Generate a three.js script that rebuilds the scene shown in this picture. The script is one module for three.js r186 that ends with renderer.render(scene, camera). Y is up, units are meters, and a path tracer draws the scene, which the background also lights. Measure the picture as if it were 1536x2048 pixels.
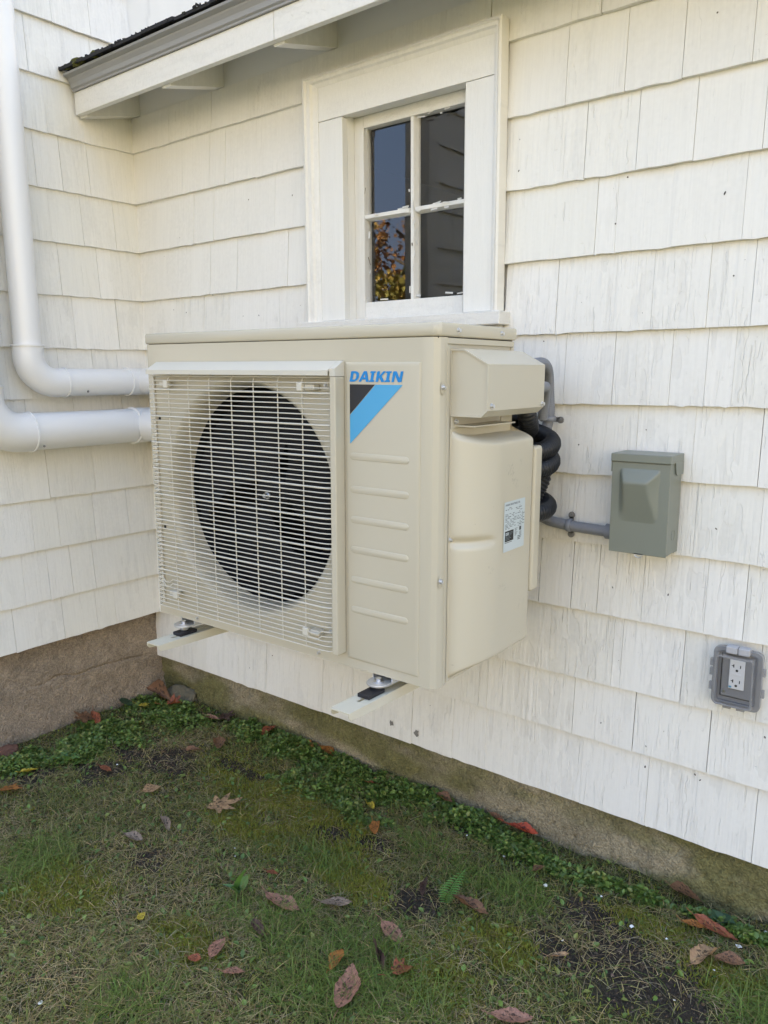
import * as THREE from 'three';
import { RoundedBoxGeometry } from 'three/addons/geometries/RoundedBoxGeometry.js';
import { mergeGeometries, toCreasedNormals } from 'three/addons/utils/BufferGeometryUtils.js';
import { FontLoader } from 'three/addons/loaders/FontLoader.js';

// ---------------------------------------------------------------- camera, sky, sun, exposure
const scene = new THREE.Scene();
const camera = new THREE.PerspectiveCamera(66.645, 0.75, 0.05, 400);
camera.position.set(2.632, 1.30, 1.85);
camera.rotation.order = 'YXZ';
camera.rotation.set(-0.17556, 0.66655, -0.00658);
camera.updateMatrixWorld();

const SUN_DIR = new THREE.Vector3(-0.52, 0.62, -0.59).normalize();
const skyTexture = (() => {
  const w = 256, h = 128, d = new Float32Array(w * h * 4), v = new THREE.Vector3();
  const wide = [0.238, 0.240, 0.240], band = [0.102, 0.175, 0.315], white = [0.68, 0.49, 0.23], haze = [1.00, 0.785, 0.375], k = 0.64;
  for (let j = 0; j < h; j++) for (let i = 0; i < w; i++) {
    const el = ((j + 0.5) / h - 0.5) * Math.PI, az = ((i + 0.5) / w - 0.5) * 2 * Math.PI;
    v.set(Math.cos(el) * Math.cos(az), Math.sin(el), Math.cos(el) * Math.sin(az));
    const mu = v.dot(SUN_DIR), m2 = mu * mu, hz = Math.exp(-Math.max(0, v.y) / 0.30) * (0.14 + 0.86 * m2) + 0.5 * Math.pow(Math.max(0, mu), 8);
    for (let c = 0; c < 3; c++) d[(j * w + i) * 4 + c] = k * (wide[c] + (band[c] - wide[c]) * Math.pow(1 - m2, 1.5) + white[c] * m2 * m2 + haze[c] * hz);
    d[(j * w + i) * 4 + 3] = 1;
  }
  const t = new THREE.DataTexture(d, w, h, THREE.RGBAFormat, THREE.FloatType);
  t.mapping = THREE.EquirectangularReflectionMapping; t.magFilter = THREE.LinearFilter; t.minFilter = THREE.LinearFilter; t.needsUpdate = true;
  return t;
})();
scene.background = skyTexture; scene.environment = skyTexture;
const sun = new THREE.DirectionalLight(new THREE.Color(1, 0.87, 0.56), 5);
sun.position.copy(SUN_DIR).multiplyScalar(60); sun.castShadow = true;
Object.assign(sun.shadow.camera, { left: -40, right: 40, top: 40, bottom: -40, near: 1, far: 140 });
sun.shadow.mapSize.set(4096, 4096);
scene.add(sun, sun.target);
const renderer = new THREE.WebGLRenderer({ antialias: true });
renderer.setSize(768, 1024);
renderer.shadowMap.enabled = true;
renderer.toneMapping = THREE.LinearToneMapping;
renderer.toneMappingExposure = 10.0;

// ---------------------------------------------------------------- helpers
function mulberry(a) { return () => { a |= 0; a = (a + 0x6D2B79F5) | 0; let t = Math.imul(a ^ (a >>> 15), 1 | a); t = (t + Math.imul(t ^ (t >>> 7), 61 | t)) ^ t; return ((t ^ (t >>> 14)) >>> 0) / 4294967296; }; }
const rnd = mulberry(20241);
const rr = (a, b) => a + (b - a) * rnd();
const V3 = (x, y, z) => new THREE.Vector3(x, y, z);
const FPX = 1557.555;
function meet(px, py, axis, value) {        // where the line of sight of a photo pixel meets the plane axis = value
  const d = V3((px - 768) / FPX, -(py - 1024) / FPX, -1).applyQuaternion(camera.quaternion), o = camera.position;
  const t = (value - o.getComponent(axis)) / d.getComponent(axis);
  return o.clone().addScaledVector(d, t);
}
const onGround = (px, py) => meet(px, py, 1, 0);
const hash2 = (i, j, s) => { let n = Math.imul(i, 374761393) + Math.imul(j, 668265263) + Math.imul(s, 2246822519); n = Math.imul(n ^ (n >>> 13), 1274126177); return ((n ^ (n >>> 16)) >>> 0) / 4294967296; };
function vnoise(x, y, s = 0) {
  const i = Math.floor(x), j = Math.floor(y); let f = x - i, g = y - j; f = f * f * (3 - 2 * f); g = g * g * (3 - 2 * g);
  return (hash2(i, j, s) * (1 - f) + hash2(i + 1, j, s) * f) * (1 - g) + (hash2(i, j + 1, s) * (1 - f) + hash2(i + 1, j + 1, s) * f) * g;
}
const fbm = (x, y, s = 0) => vnoise(x, y, s) * 0.5 + vnoise(x * 2.1, y * 2.1, s + 1) * 0.28 + vnoise(x * 4.3, y * 4.3, s + 2) * 0.14 + vnoise(x * 9, y * 9, s + 3) * 0.08;
const sstep = (a, b, x) => { const t = Math.min(1, Math.max(0, (x - a) / (b - a))); return t * t * (3 - 2 * t); };
function tileNoise(n, fx, fy, s) {           // repeating value noise, n by n
  const o = new Float32Array(n * n);
  for (let j = 0; j < n; j++) {
    const y = j / n * fy, j0 = Math.floor(y); let g = y - j0; g = g * g * (3 - 2 * g); const ja = j0 % fy, jb = (j0 + 1) % fy;
    for (let i = 0; i < n; i++) {
      const x = i / n * fx, i0 = Math.floor(x); let f = x - i0; f = f * f * (3 - 2 * f); const ia = i0 % fx, ib = (i0 + 1) % fx;
      o[j * n + i] = (hash2(ia, ja, s) * (1 - f) + hash2(ib, ja, s) * f) * (1 - g) + (hash2(ia, jb, s) * (1 - f) + hash2(ib, jb, s) * f) * g;
    }
  }
  return o;
}
function dataTex(n, fill, srgb) {
  const d = new Uint8Array(n * n * 4);
  for (let k = 0; k < n * n; k++) { const c = fill(k, k % n, Math.floor(k / n)); for (let q = 0; q < 3; q++) d[k * 4 + q] = Math.max(0, Math.min(255, Math.round(255 * (Array.isArray(c) ? c[q] : c)))); d[k * 4 + 3] = 255; }
  const t = new THREE.DataTexture(d, n, n, THREE.RGBAFormat); t.wrapS = t.wrapT = THREE.RepeatWrapping; t.magFilter = THREE.LinearFilter; t.minFilter = THREE.LinearMipmapLinearFilter; t.generateMipmaps = true;
  if (srgb) t.colorSpace = THREE.SRGBColorSpace; t.needsUpdate = true; return t;
}
const lin = (r, g, b) => new THREE.Color().setRGB(r, g, b);
const std = (color, roughness = 0.6, extra = {}) => new THREE.MeshStandardMaterial({ color, roughness, side: THREE.DoubleSide, ...extra });
const used = {};
const numbered = (n) => { const k = used[n] = (used[n] ?? -1) + 1; return k ? `${n}_${String(k).padStart(3, '0')}` : n; };
function mesh(name, geo, mat, parent) { const m = new THREE.Mesh(geo, mat); m.name = name; m.castShadow = m.receiveShadow = true; parent.add(m); return m; }
function group(name, parent) { const g = new THREE.Group(); g.name = name; parent.add(g); return g; }
function tag(o, label, category, grp, kind) { if (label) o.userData.label = label; if (category) o.userData.category = category; if (grp) o.userData.group = grp; if (kind) o.userData.kind = kind; return o; }
function thing(name, label, category, [x, y, z] = [0, 0, 0], grp) { const g = new THREE.Group(); g.name = numbered(name); g.position.set(x, y, z); scene.add(g); return tag(g, label, category, grp); }
function structure(name, geo, mat) { const m = mesh(numbered(name), geo, mat, scene); m.userData.kind = 'structure'; return m; }
const box = (x0, x1, y0, y1, z0, z1) => new THREE.BoxGeometry(x1 - x0, y1 - y0, z1 - z0).translate((x0 + x1) / 2, (y0 + y1) / 2, (z0 + z1) / 2);
const rbox = (x0, x1, y0, y1, z0, z1, r = 0.002, s = 2) => new RoundedBoxGeometry(x1 - x0, y1 - y0, z1 - z0, s, r).translate((x0 + x1) / 2, (y0 + y1) / 2, (z0 + z1) / 2);
const merge = (list) => mergeGeometries(list.map((g) => { const q = g.index ? g.toNonIndexed() : g; for (const k of Object.keys(q.attributes)) if (!['position', 'normal', 'uv'].includes(k)) q.deleteAttribute(k); return q; }));
const shapeOf = (pts) => new THREE.Shape(pts.map(([a, b]) => new THREE.Vector2(a, b)));
// a plan outline [x, z] drawn up from y0 to y1
const riseUp = (pts, y0, y1, crease = 0.5) => toCreasedNormals(new THREE.ExtrudeGeometry(shapeOf(pts.map(([x, z]) => [x, -z])), { depth: y1 - y0, bevelEnabled: false }).rotateX(-Math.PI / 2).translate(0, y0, 0), crease);
// an outline [x, y] drawn from z0 to z1
const drawZ = (pts, z0, z1, bevel = 0) => new THREE.ExtrudeGeometry(shapeOf(pts), bevel ? { depth: z1 - z0 - 2 * bevel, bevelEnabled: true, bevelThickness: bevel, bevelSize: bevel, bevelOffset: -bevel, bevelSegments: 2 } : { depth: z1 - z0, bevelEnabled: false }).translate(0, 0, z0 + bevel);
// an outline [z, y] drawn from x0 to x1
const drawX = (pts, x0, x1) => new THREE.ExtrudeGeometry(shapeOf(pts.map(([z, y]) => [-z, y])), { depth: x1 - x0, bevelEnabled: false }).rotateY(Math.PI / 2).translate(x0, 0, 0);
function tube(points, radius, seg = 60, sides = 12, ripple = 0, pitch = 0.006, closed = false) {
  const curve = new THREE.CatmullRomCurve3(points.map((p) => (p.isVector3 ? p : V3(...p))), closed, 'centripetal');
  const g = new THREE.TubeGeometry(curve, seg, radius, sides, closed), len = curve.getLength(), p = g.attributes.position, n = g.attributes.normal, uv = g.attributes.uv;
  if (ripple) { for (let i = 0; i < p.count; i++) { const s = uv.getX(i) * len / pitch, k = ripple * Math.sin(s * 2 * Math.PI); p.setXYZ(i, p.getX(i) + n.getX(i) * k, p.getY(i) + n.getY(i) * k, p.getZ(i) + n.getZ(i) * k); } g.computeVertexNormals(); }
  for (let i = 0; i < uv.count; i++) uv.setXY(i, uv.getX(i) * len, uv.getY(i) * radius * 6.28);
  return g;
}
const cyl = (r, h, x, y, z, axis = 'y', seg = 20, r2 = r) => { const g = new THREE.CylinderGeometry(r2, r, h, seg); if (axis === 'x') g.rotateZ(-Math.PI / 2); if (axis === 'z') g.rotateX(Math.PI / 2); return g.translate(x, y, z); };

// ---------------------------------------------------------------- materials
// old white house paint on wood: grain running up and down, cracks along it, scales that lift at their edges
function paintTextures(seed, cracks, scales) {
  const n = 1024, r = mulberry(seed);
  const draw = (count, lmin, lmax, across, wmin, wmax) => {
    const c = document.createElement('canvas'); c.width = c.height = n; const x = c.getContext('2d'); x.fillStyle = '#000'; x.fillRect(0, 0, n, n); x.lineCap = 'butt';
    const patch = (a, b) => vnoise(a / 120 + 7, b / 160 + 3, seed + 5);
    for (let k = 0; k < count; k++) {
      let px = r() * n, py = r() * n; const p = patch(px, py); if (p < 0.45 && r() > 0.18) continue;
      const len = lmin + (lmax - lmin) * r() * r(); x.strokeStyle = `rgba(255,255,255,${0.25 + 0.7 * r()})`; x.lineWidth = wmin + (wmax - wmin) * r() * r();
      for (const [ox, oy] of [[0, 0], [n, 0], [-n, 0], [0, n], [0, -n]]) {
        let qx = px + ox, qy = py + oy; const q = mulberry(k * 77 + seed); x.beginPath(); x.moveTo(qx, qy);
        for (let s = 0; s < len; s += 7) { if (across && q() < 0.5) { qx += (q() - 0.5) * 12; } else { qx += (q() - 0.5) * 3.2; qy += 7; if (q() < 0.05) qx += (q() - 0.5) * 14; } x.lineTo(qx, qy); }
        x.stroke();
      }
    }
    const im = x.getImageData(0, 0, n, n).data, o = new Float32Array(n * n); for (let i = 0; i < n * n; i++) o[i] = im[i * 4] / 255; return o;
  };
  const a = draw(Math.round(900 * cracks), 14, 190, false, 0.7, 1.9), b = draw(Math.round(1100 * cracks), 7, 34, true, 0.6, 1.4), ridge = draw(Math.round(500 * cracks), 14, 150, false, 1.0, 3.2);
  const g1 = tileNoise(n, 256, 10, seed), g2 = tileNoise(n, 64, 4, seed + 1), f1 = tileNoise(n, 48, 14, seed + 2), f2 = tileNoise(n, 9, 5, seed + 3), mot = tileNoise(n, 120, 110, seed + 4), wave = tileNoise(n, 6, 6, seed + 6);
  const scale = (k) => sstep(0.60, 0.64, f1[k] * 0.55 + f2[k] * 0.45 + (g1[k] - 0.5) * 0.10) * scales;
  const bump = dataTex(n, (k) => 0.5 + 0.11 * (g1[k] - 0.5) + 0.16 * (g2[k] - 0.5) - 0.34 * a[k] - 0.34 * b[k] + 0.30 * ridge[k] - 0.14 * scale(k) + 0.05 * (mot[k] - 0.5) + 0.12 * (wave[k] - 0.5));
  const map = dataTex(n, (k) => { const v = 1 - 0.055 * a[k] - 0.07 * b[k] - 0.02 * scale(k) - 0.03 * (mot[k] * f2[k]) - 0.02 * g1[k]; return [v, v - 0.004, v - 0.012]; }, true);
  return { map, bump };
}
const PT = 0.8;                                  // metres that a paint texture covers
const texCracked = paintTextures(11, 0.9, 1.0), texWorn = paintTextures(47, 0.34, 0.55), texFine = paintTextures(83, 0.10, 0.0);
const paint = (t, r, g, b, depth, rough = 0.62) => std(lin(r, g, b), rough, { map: t.map, bumpMap: t.bump, bumpScale: depth });
const M = {
  cracked: [paint(texCracked, 0.82, 0.81, 0.77, 0.0040), paint(texCracked, 0.80, 0.79, 0.745, 0.0044), paint(texCracked, 0.83, 0.82, 0.785, 0.0036)],
  worn: [paint(texWorn, 0.82, 0.81, 0.765, 0.0046), paint(texWorn, 0.80, 0.79, 0.74, 0.0046), paint(texWorn, 0.83, 0.82, 0.78, 0.0040)],
  fine: [paint(texFine, 0.82, 0.81, 0.77, 0.0024), paint(texFine, 0.81, 0.80, 0.76, 0.0024)],
  trim: paint(texFine, 0.82, 0.815, 0.78, 0.0012, 0.45),
  trimOld: paint(texWorn, 0.80, 0.79, 0.75, 0.0026, 0.55),
  bareWood: std(lin(0.20, 0.16, 0.12), 0.9),
  blocking: std(lin(0.78, 0.775, 0.745), 0.8, { bumpMap: texFine.bump, bumpScale: 0.001 }),
  greyTrim: std(lin(0.30, 0.30, 0.295), 0.36, { bumpMap: texFine.bump, bumpScale: 0.0006 }),
  roofBlack: std(lin(0.022, 0.022, 0.024), 0.95),
  moss: std(lin(0.085, 0.088, 0.022), 1),
  greyWood: std(lin(0.21, 0.20, 0.185), 0.9), speck: std(lin(0.10, 0.085, 0.07), 0.9),
  inside: std(lin(0.05, 0.045, 0.04), 0.9),
  ivory: std(lin(0.525, 0.485, 0.385), 0.26, { metalness: 0 }),
  ivoryCover: std(lin(0.555, 0.51, 0.40), 0.40),
  wire: std(lin(0.60, 0.575, 0.50), 0.36),
  black: std(lin(0.012, 0.012, 0.016), 0.55), fanBlack: new THREE.MeshPhysicalMaterial({ color: lin(0.009, 0.009, 0.011), roughness: 0.6, specularIntensity: 0.5, side: THREE.DoubleSide }),
  well: new THREE.MeshPhysicalMaterial({ color: lin(0.014, 0.014, 0.016), roughness: 0.8, specularIntensity: 0.5, side: THREE.DoubleSide }),
  seam: std(lin(0.02, 0.02, 0.02), 0.9),
  steel: std(lin(0.62, 0.62, 0.63), 0.30, { metalness: 1 }),
  zinc: std(lin(0.66, 0.66, 0.66), 0.42, { metalness: 0.8 }),
  pvc: std(lin(0.78, 0.78, 0.775), 0.30),
  greyBox: std(lin(0.20, 0.215, 0.18), 0.36),
  conduit: std(lin(0.21, 0.22, 0.245), 0.5),
  clamp: std(lin(0.19, 0.185, 0.175), 0.6),
  rubber: std(lin(0.011, 0.012, 0.015), 0.48),
};

// ---------------------------------------------------------------- the two house walls
const COURSE = [2.1117, 1.9319, 1.7572, 1.5797, 1.3974, 1.2227, 1.0477, 0.8715, 0.6907, 0.5046, 0.3441, 0.1513];   // lower edges of the shingle courses
function shingleGeo(w, h, seed, thick = 0.0140) {
  const q = mulberry(seed), nu = 5, P = [], UV = [], tri = (a, b, c) => P.push(...a, ...b, ...c);
  const ox = q() * 5, oy = q() * 5, tiltL = (q() - 0.5) * 0.0022, tiltR = (q() - 0.5) * 0.0022, cup = (q() - 0.5) * 0.0022, skew = (q() - 0.5) * 0.0028, rough = q() < 0.4 ? 0.0012 : 0.0005;
  const bot = [], top = [];
  for (let i = 0; i <= nu; i++) {
    const s = i / nu, u = (s - 0.5) * w, n = tiltL * (1 - s) + tiltR * s + cup * (4 * s * (1 - s));
    bot.push([u, (q() - 0.5) * 2 * rough + skew * (s - 0.5) + (q() < 0.1 ? -0.002 : 0), n]); top.push([u, h, -0.076 * h + n * 0.2]);
  }
  const bk = (p, t) => [p[0], p[1], p[2] - t];
  for (let i = 0; i < nu; i++) {
    tri(bot[i], bot[i + 1], top[i + 1]); tri(bot[i], top[i + 1], top[i]);
    tri(bk(bot[i], thick), bot[i + 1], bot[i]); tri(bk(bot[i], thick), bk(bot[i + 1], thick), bot[i + 1]);
  }
  tri(bk(bot[0], thick), bot[0], top[0]); tri(bk(bot[0], thick), top[0], bk(top[0], 0.003));
  tri(bot[nu], bk(bot[nu], thick), top[nu]); tri(top[nu], bk(bot[nu], thick), bk(top[nu], 0.003));
  for (let k = 0; k < P.length; k += 3) UV.push((P[k] + ox) / PT, (P[k + 1] + P[k + 2] + oy) / PT);
  const g = new THREE.BufferGeometry(); g.setAttribute('position', new THREE.Float32BufferAttribute(P, 3)); g.setAttribute('uv', new THREE.Float32BufferAttribute(UV, 2)); g.computeVertexNormals(); return g;
}
let shingleSeed = 900;
function layCourse(siding, left, joints, umin, umax, y, h, mats) {
  const cuts = joints.filter((u) => u > umin + 0.03 && u < umax - 0.03).sort((a, b) => a - b), all = [umin, ...cuts, umax], full = [umin];
  for (let i = 1; i < all.length; i++) { let a = all[i - 1]; while (all[i] - a > 0.31) { a += rr(0.12, 0.24); if (all[i] - a > 0.06) full.push(a); } full.push(all[i]); }
  for (let i = 1; i < full.length; i++) {
    const gap = rnd() < 0.35 ? rr(0.0014, 0.0028) : rr(0.0003, 0.0010), w = full[i] - full[i - 1] - gap, u = (full[i] + full[i - 1]) / 2;
    const s = mesh('shingle', shingleGeo(w, h, shingleSeed++), mats[Math.floor(rnd() * mats.length)], siding);
    if (left) { s.position.set(rr(-0.0006, 0.0006), y, u); s.rotation.y = Math.PI / 2; } else s.position.set(u, y, rr(-0.0006, 0.0006));
  }
}
// --- the low addition that carries the window (the wall z = 0)
const addition = thing('house_addition', 'low white shingled addition with small four pane window', 'building', [0, 0, 0]);
{
  const WX0 = 1.05, WX1 = 1.47, WY0 = 1.455, WY1 = 2.04, END = 3.3, BACK = -4.2;
  mesh('wall', merge([box(-0.04, WX0 - 0.012, 0.155, 2.30, -0.12, -0.024), box(WX1 + 0.012, END, 0.155, 2.30, -0.12, -0.024), box(WX0 - 0.012, WX1 + 0.012, 0.155, WY0 - 0.012, -0.12, -0.024), box(WX0 - 0.012, WX1 + 0.012, WY1 + 0.012, 2.30, -0.12, -0.024),
    box(END - 0.12, END, 0, 2.9, BACK, -0.12), box(0.02, END - 0.12, 0, 2.9, BACK, BACK + 0.12)]), M.fine[0], addition);
  mesh('room', merge([box(0.001, END - 0.121, 0.05, 0.10, BACK + 0.121, -0.121), box(0.001, END - 0.121, 2.32, 2.36, BACK + 0.121, -0.121), box(0.002, 0.03, 0.10, 2.32, BACK + 0.121, -0.121)]), M.inside, addition);
  const siding = group('shingle_siding', addition);
  const J = [[1202.6, 422, 495], [1130, 1248, 1363.7, 365, 418, 449.6, 511], [1090, 1166.4, 1271.4, 1385.4, 1524.8, 350.7, 387, 427, 494, 548.6], [1188, 1228, 1342, 1483, 382, 419.7, 474, 528, 574.6], [1110, 1226, 1300, 1411, 1499.4, 350.7, 408, 460, 557.7],
    [1125, 1222.7, 1336, 1406, 1461], [1134.8, 1267.6, 1381, 1513.7], [1142.6, 1289, 1384.8], [1076, 1140.6, 1193, 1281, 1406, 1484], [1095.7, 1220.7, 1238, 1359, 1511], [955.8, 972, 1051, 1062, 1142.6, 1263.7, 1412], [643, 703, 822, 902.7, 967.8, 1157.9, 1288, 1311.5, 1384, 1501.6]];
  const at = (px, y) => { const o = camera.position; let z = 0; const a = meet(px, 0, 2, z), b = meet(px, 2048, 2, z), t = (y - a.y) / (b.y - a.y); return a.x + (b.x - a.x) * t; };
  COURSE.forEach((y, k) => {
    const top = k ? COURSE[k - 1] : 2.234, h = k ? top - y + 0.022 : top - y, j = J[k].map((p) => at(p, y)), mats = k <= 1 ? M.fine.concat(M.worn[0]) : k <= 3 ? M.worn.concat(M.fine) : M.cracked;
    const matsL = k <= 3 ? M.fine : mats, x0 = k === 11 ? -0.045 : -0.018;
    if (k >= 1 && k <= 3) { layCourse(siding, false, j, x0, 0.912, y, h, matsL); layCourse(siding, false, j, 1.574, 3.3, y, h, mats); }
    else if (k === 4) { layCourse(siding, false, j, x0, 0.90, y, h, matsL); layCourse(siding, false, [], 0.902, 1.5805, y, 0.04, matsL); layCourse(siding, false, j, 1.5815, 3.3, y, h, mats); }
    else layCourse(siding, false, j, x0, 3.3, y, h, mats);
  });
  for (const [px, py, q] of [[783, 1447, 0.011], [833, 1465, 0.012]]) { const p = meet(px, py, 2, 0), pts = []; for (let i = 0; i < 9; i++) { const a = i / 9 * 6.283; pts.push([Math.cos(a) * q * rr(0.35, 1.0), Math.sin(a) * q * rr(0.5, 1.3)]); } const m = mesh('bare_patch', new THREE.ShapeGeometry(shapeOf(pts)), M.greyWood, siding); m.position.set(p.x, p.y, 0.0008); }
  const specks = []; for (let i = 0; i < 120; i++) { const x = rr(0.05, 2.6), y = rr(0.2, 2.15), kk = COURSE.findIndex((c) => c <= y), e = y - COURSE[kk], r0 = rr(0.0006, 0.0022); if (x > 0.9 && x < 1.6 && y > 1.38) continue; specks.push(new THREE.IcosahedronGeometry(r0, 0).scale(1, rr(0.7, 2.4), 0.4).rotateZ(rr(-1, 1)).translate(x, y, -0.076 * e + 0.0008)); } tag(mesh('dirt_specks', merge(specks), M.speck, siding), null, null, null, 'stuff');
  // concrete footing, its face rough and battered, with moss
  const n = 900, m = 50, P = [], C = [], I = [], UV = [];
  for (let j = 0; j <= m; j++) for (let i = 0; i <= n; i++) {
    const x = -0.03 + 3.3 * Math.pow(i / n, 1.15), y = -0.12 + 0.29 * j / m, b = fbm(x * 26, y * 30, 60) * 0.010 + fbm(x * 6, y * 8, 64) * 0.014 - 0.005 * sstep(0.62, 0.72, fbm(x * 70, y * 70, 67));
    P.push(x, y, -0.030 + (0.17 - y) * 0.09 + b - 0.010); UV.push(x, y);
    const g = sstep(0.38, 0.66, fbm(x * 3.2, y * 9, 70) + 0.25 * (y - 0.05)) * 0.85, d = 0.8 + 0.5 * fbm(x * 40, y * 40, 74), s = fbm(x * 14, y * 14, 77);
    const base = [0.37, 0.315, 0.205], green = [0.175, 0.165, 0.048]; for (let c = 0; c < 3; c++) C.push((base[c] * (1 - g) + green[c] * g) * d * (0.75 + 0.5 * s));
  }
  for (let j = 0; j < m; j++) for (let i = 0; i < n; i++) { const a = j * (n + 1) + i, b = a + 1, c = a + n + 1, d = c + 1; I.push(a, b, d, a, d, c); }
  const g = new THREE.BufferGeometry(); g.setAttribute('position', new THREE.Float32BufferAttribute(P, 3)); g.setAttribute('color', new THREE.Float32BufferAttribute(C, 3)); g.setAttribute('uv', new THREE.Float32BufferAttribute(UV, 2)); g.setIndex(I); g.computeVertexNormals();
  tag(mesh('foundation', g, concreteMat(), addition), 'mossy concrete footing under the shingles');
  mesh('foundation_core', box(-0.03, 3.26, -0.2, 0.15, -0.3, -0.06), M.inside, addition);

  // window: flat casing with a back band, sill, jambs, a small four pane sash
  const w = group('window', addition), C0 = 0.905, C1 = 1.581, T = 2.160;
  tag(w, 'small four pane window with peeling muntins');
  const band = (pts) => pts;
  mesh('head_casing', rbox(0.958, 1.556, 2.034, 2.128, 0.001, 0.024, 0.0015), M.trim, w);
  mesh('side_casing', rbox(0.958, WX0, 1.461, 2.0325, 0.001, 0.0235, 0.0015), M.trim, w);
  mesh('side_casing', rbox(WX1, 1.556, 1.461, 2.0325, 0.001, 0.0235, 0.0015), M.trim, w);
  const prof = [[0, 0.001], [0, 0.036], [0.010, 0.040], [0.016, 0.034], [0.020, 0.037], [0.030, 0.036], [0.036, 0.029], [0.044, 0.027], [0.053, 0.0245], [0.053, 0.001]];
  const bandPiece = (side) => {   // back band: outline swept along one side of the frame, mitred at the head
    const P2 = [], I2 = [], k = prof.length;
    for (const e of [0, 1]) for (const [o, z] of prof) {
      if (side === 'head') P2.push(e ? C1 - o * 0.5 : C0 + o, T - o * 0.62, z); else P2.push(side === 'left' ? C0 + o : C1 - o * 0.5, e ? T - o * 0.62 : 1.459, z);
    }
    for (let i = 0; i < k; i++) { const a = i, b = (i + 1) % k; I2.push(a, b, b + k, a, b + k, a + k); }
    for (let i = 1; i < k - 1; i++) I2.push(0, i, i + 1, k, k + i, k + i + 1);
    const q = new THREE.BufferGeometry(); q.setAttribute('position', new THREE.Float32BufferAttribute(P2, 3)); q.setIndex(I2); const r = q.toNonIndexed(); r.computeVertexNormals();
    const uv = []; for (let i = 0; i < r.attributes.position.count; i++) uv.push((r.attributes.position.getX(i)) / PT, r.attributes.position.getY(i) / PT); r.setAttribute('uv', new THREE.Float32BufferAttribute(uv, 2)); return r;
  };
  for (const s of ['head', 'left', 'right']) mesh('back_band', bandPiece(s), M.trimOld, w);
  mesh('sill', merge([rbox(0.878, 1.598, 1.424, 1.4585, -0.045, 0.052, 0.003)]), M.trimOld, w);
  mesh('apron', rbox(0.905, 1.581, 1.33, 1.4235, 0.001, 0.022, 0.002), M.trimOld, w);
  mesh('jamb', box(WX0 - 0.011, WX0 - 0.0005, 1.459, 2.045, -0.11, 0.0005), M.trim, w);
  mesh('jamb', box(WX1 + 0.0005, WX1 + 0.011, 1.459, 2.045, -0.11, 0.0005), M.trim, w);
  mesh('head_jamb', box(WX0 - 0.0005, WX1 + 0.0005, 2.040, 2.050, -0.11, 0.0005), M.trim, w);
  const zs = -0.030;             // face of the sash
  mesh('sash_stile', rbox(WX0, WX0 + 0.036, 1.4595, 2.0395, zs - 0.03, zs, 0.0015), M.trimOld, w);
  mesh('sash_stile', rbox(WX1 - 0.036, WX1, 1.4595, 2.0395, zs - 0.03, zs, 0.0015), M.trimOld, w);
  mesh('sash_rail', rbox(WX0 + 0.0362, WX1 - 0.0362, 1.4595, 1.513, zs - 0.03, zs - 0.0004, 0.0015), M.trimOld, w);
  mesh('sash_rail', rbox(WX0 + 0.0362, WX1 - 0.0362, 2.006, 2.0395, zs - 0.03, zs - 0.0004, 0.0015), M.trimOld, w);
  const bevelBar = [[-0.010, -0.03], [-0.010, -0.022], [-0.005, -0.003], [0.005, -0.003], [0.010, -0.022], [0.010, -0.03]];
  mesh('muntin', riseUp(bevelBar.map(([x, z]) => [1.26 + x, zs + z]), 1.513, 2.006, 0.1), M.trimOld, w);
  for (const [a, b] of [[WX0 + 0.0362, 1.2498], [1.2702, WX1 - 0.0362]]) mesh('muntin', drawX(bevelBar.map(([y, z]) => [zs + z, 1.7595 + y]), a, b), M.trimOld, w);
  const glass = new THREE.MeshPhysicalMaterial({ color: 0xffffff, roughness: 0.015, transmission: 1, thickness: 0, ior: 1.72, side: THREE.DoubleSide });
  for (const [x0, x1] of [[WX0 + 0.03, 1.255], [1.265, WX1 - 0.03]]) for (const [y0, y1, tilt] of [[1.508, 1.754, 0.010], [1.764, 2.010, -0.004]]) {
    const p = mesh('glass_pane', new THREE.PlaneGeometry(x1 - x0, y1 - y0), glass, w); p.position.set((x0 + x1) / 2, (y0 + y1) / 2, zs - 0.0215); p.rotation.set(tilt * (x0 < 1.2 ? 0.4 : 1), x0 < 1.2 ? 0.004 : -0.003, 0);
  }
  // putty and paint that has lifted off the muntins and the glazed edges
  const flakes = [], bare = [];
  for (const [x0, y0, x1, y1, n2] of [[1.26, 1.515, 1.26, 2.004, 22], [1.09, 1.7595, 1.25, 1.7595, 13], [1.27, 1.7595, 1.43, 1.7595, 13], [1.088, 1.515, 1.088, 2.0, 8], [1.09, 2.005, 1.43, 2.005, 7], [1.09, 1.514, 1.43, 1.514, 5]]) {
    for (let i = 0; i < n2; i++) {
      const t = rnd(), x = x0 + (x1 - x0) * t, y = y0 + (y1 - y0) * t, v = x0 === x1, a = rr(0.006, 0.030), b = rr(0.002, 0.006), q = new THREE.BoxGeometry(v ? b : a, v ? a : b, 0.0009);
      q.rotateZ(rr(-0.12, 0.12)).rotateX(rr(-0.25, 0.25)).rotateY(rr(-0.25, 0.25)).translate(x + (v ? rr(-0.011, 0.011) : 0), y + (v ? 0 : rr(-0.010, 0.010)), zs + rr(-0.012, -0.001));
      (rnd() < 0.8 ? flakes : bare).push(q);
    }
  }
  tag(mesh('peeling_paint', merge(flakes), M.trimOld, w), null, null, null, 'stuff'); tag(mesh('bare_wood', merge(bare), M.bareWood, w), null, null, null, 'stuff');

  // eave: rafter tails, blocking, fascia boards, grey crown moulding, asphalt roofing
  const eave = group('eave', addition), slope = 0.235;
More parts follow.
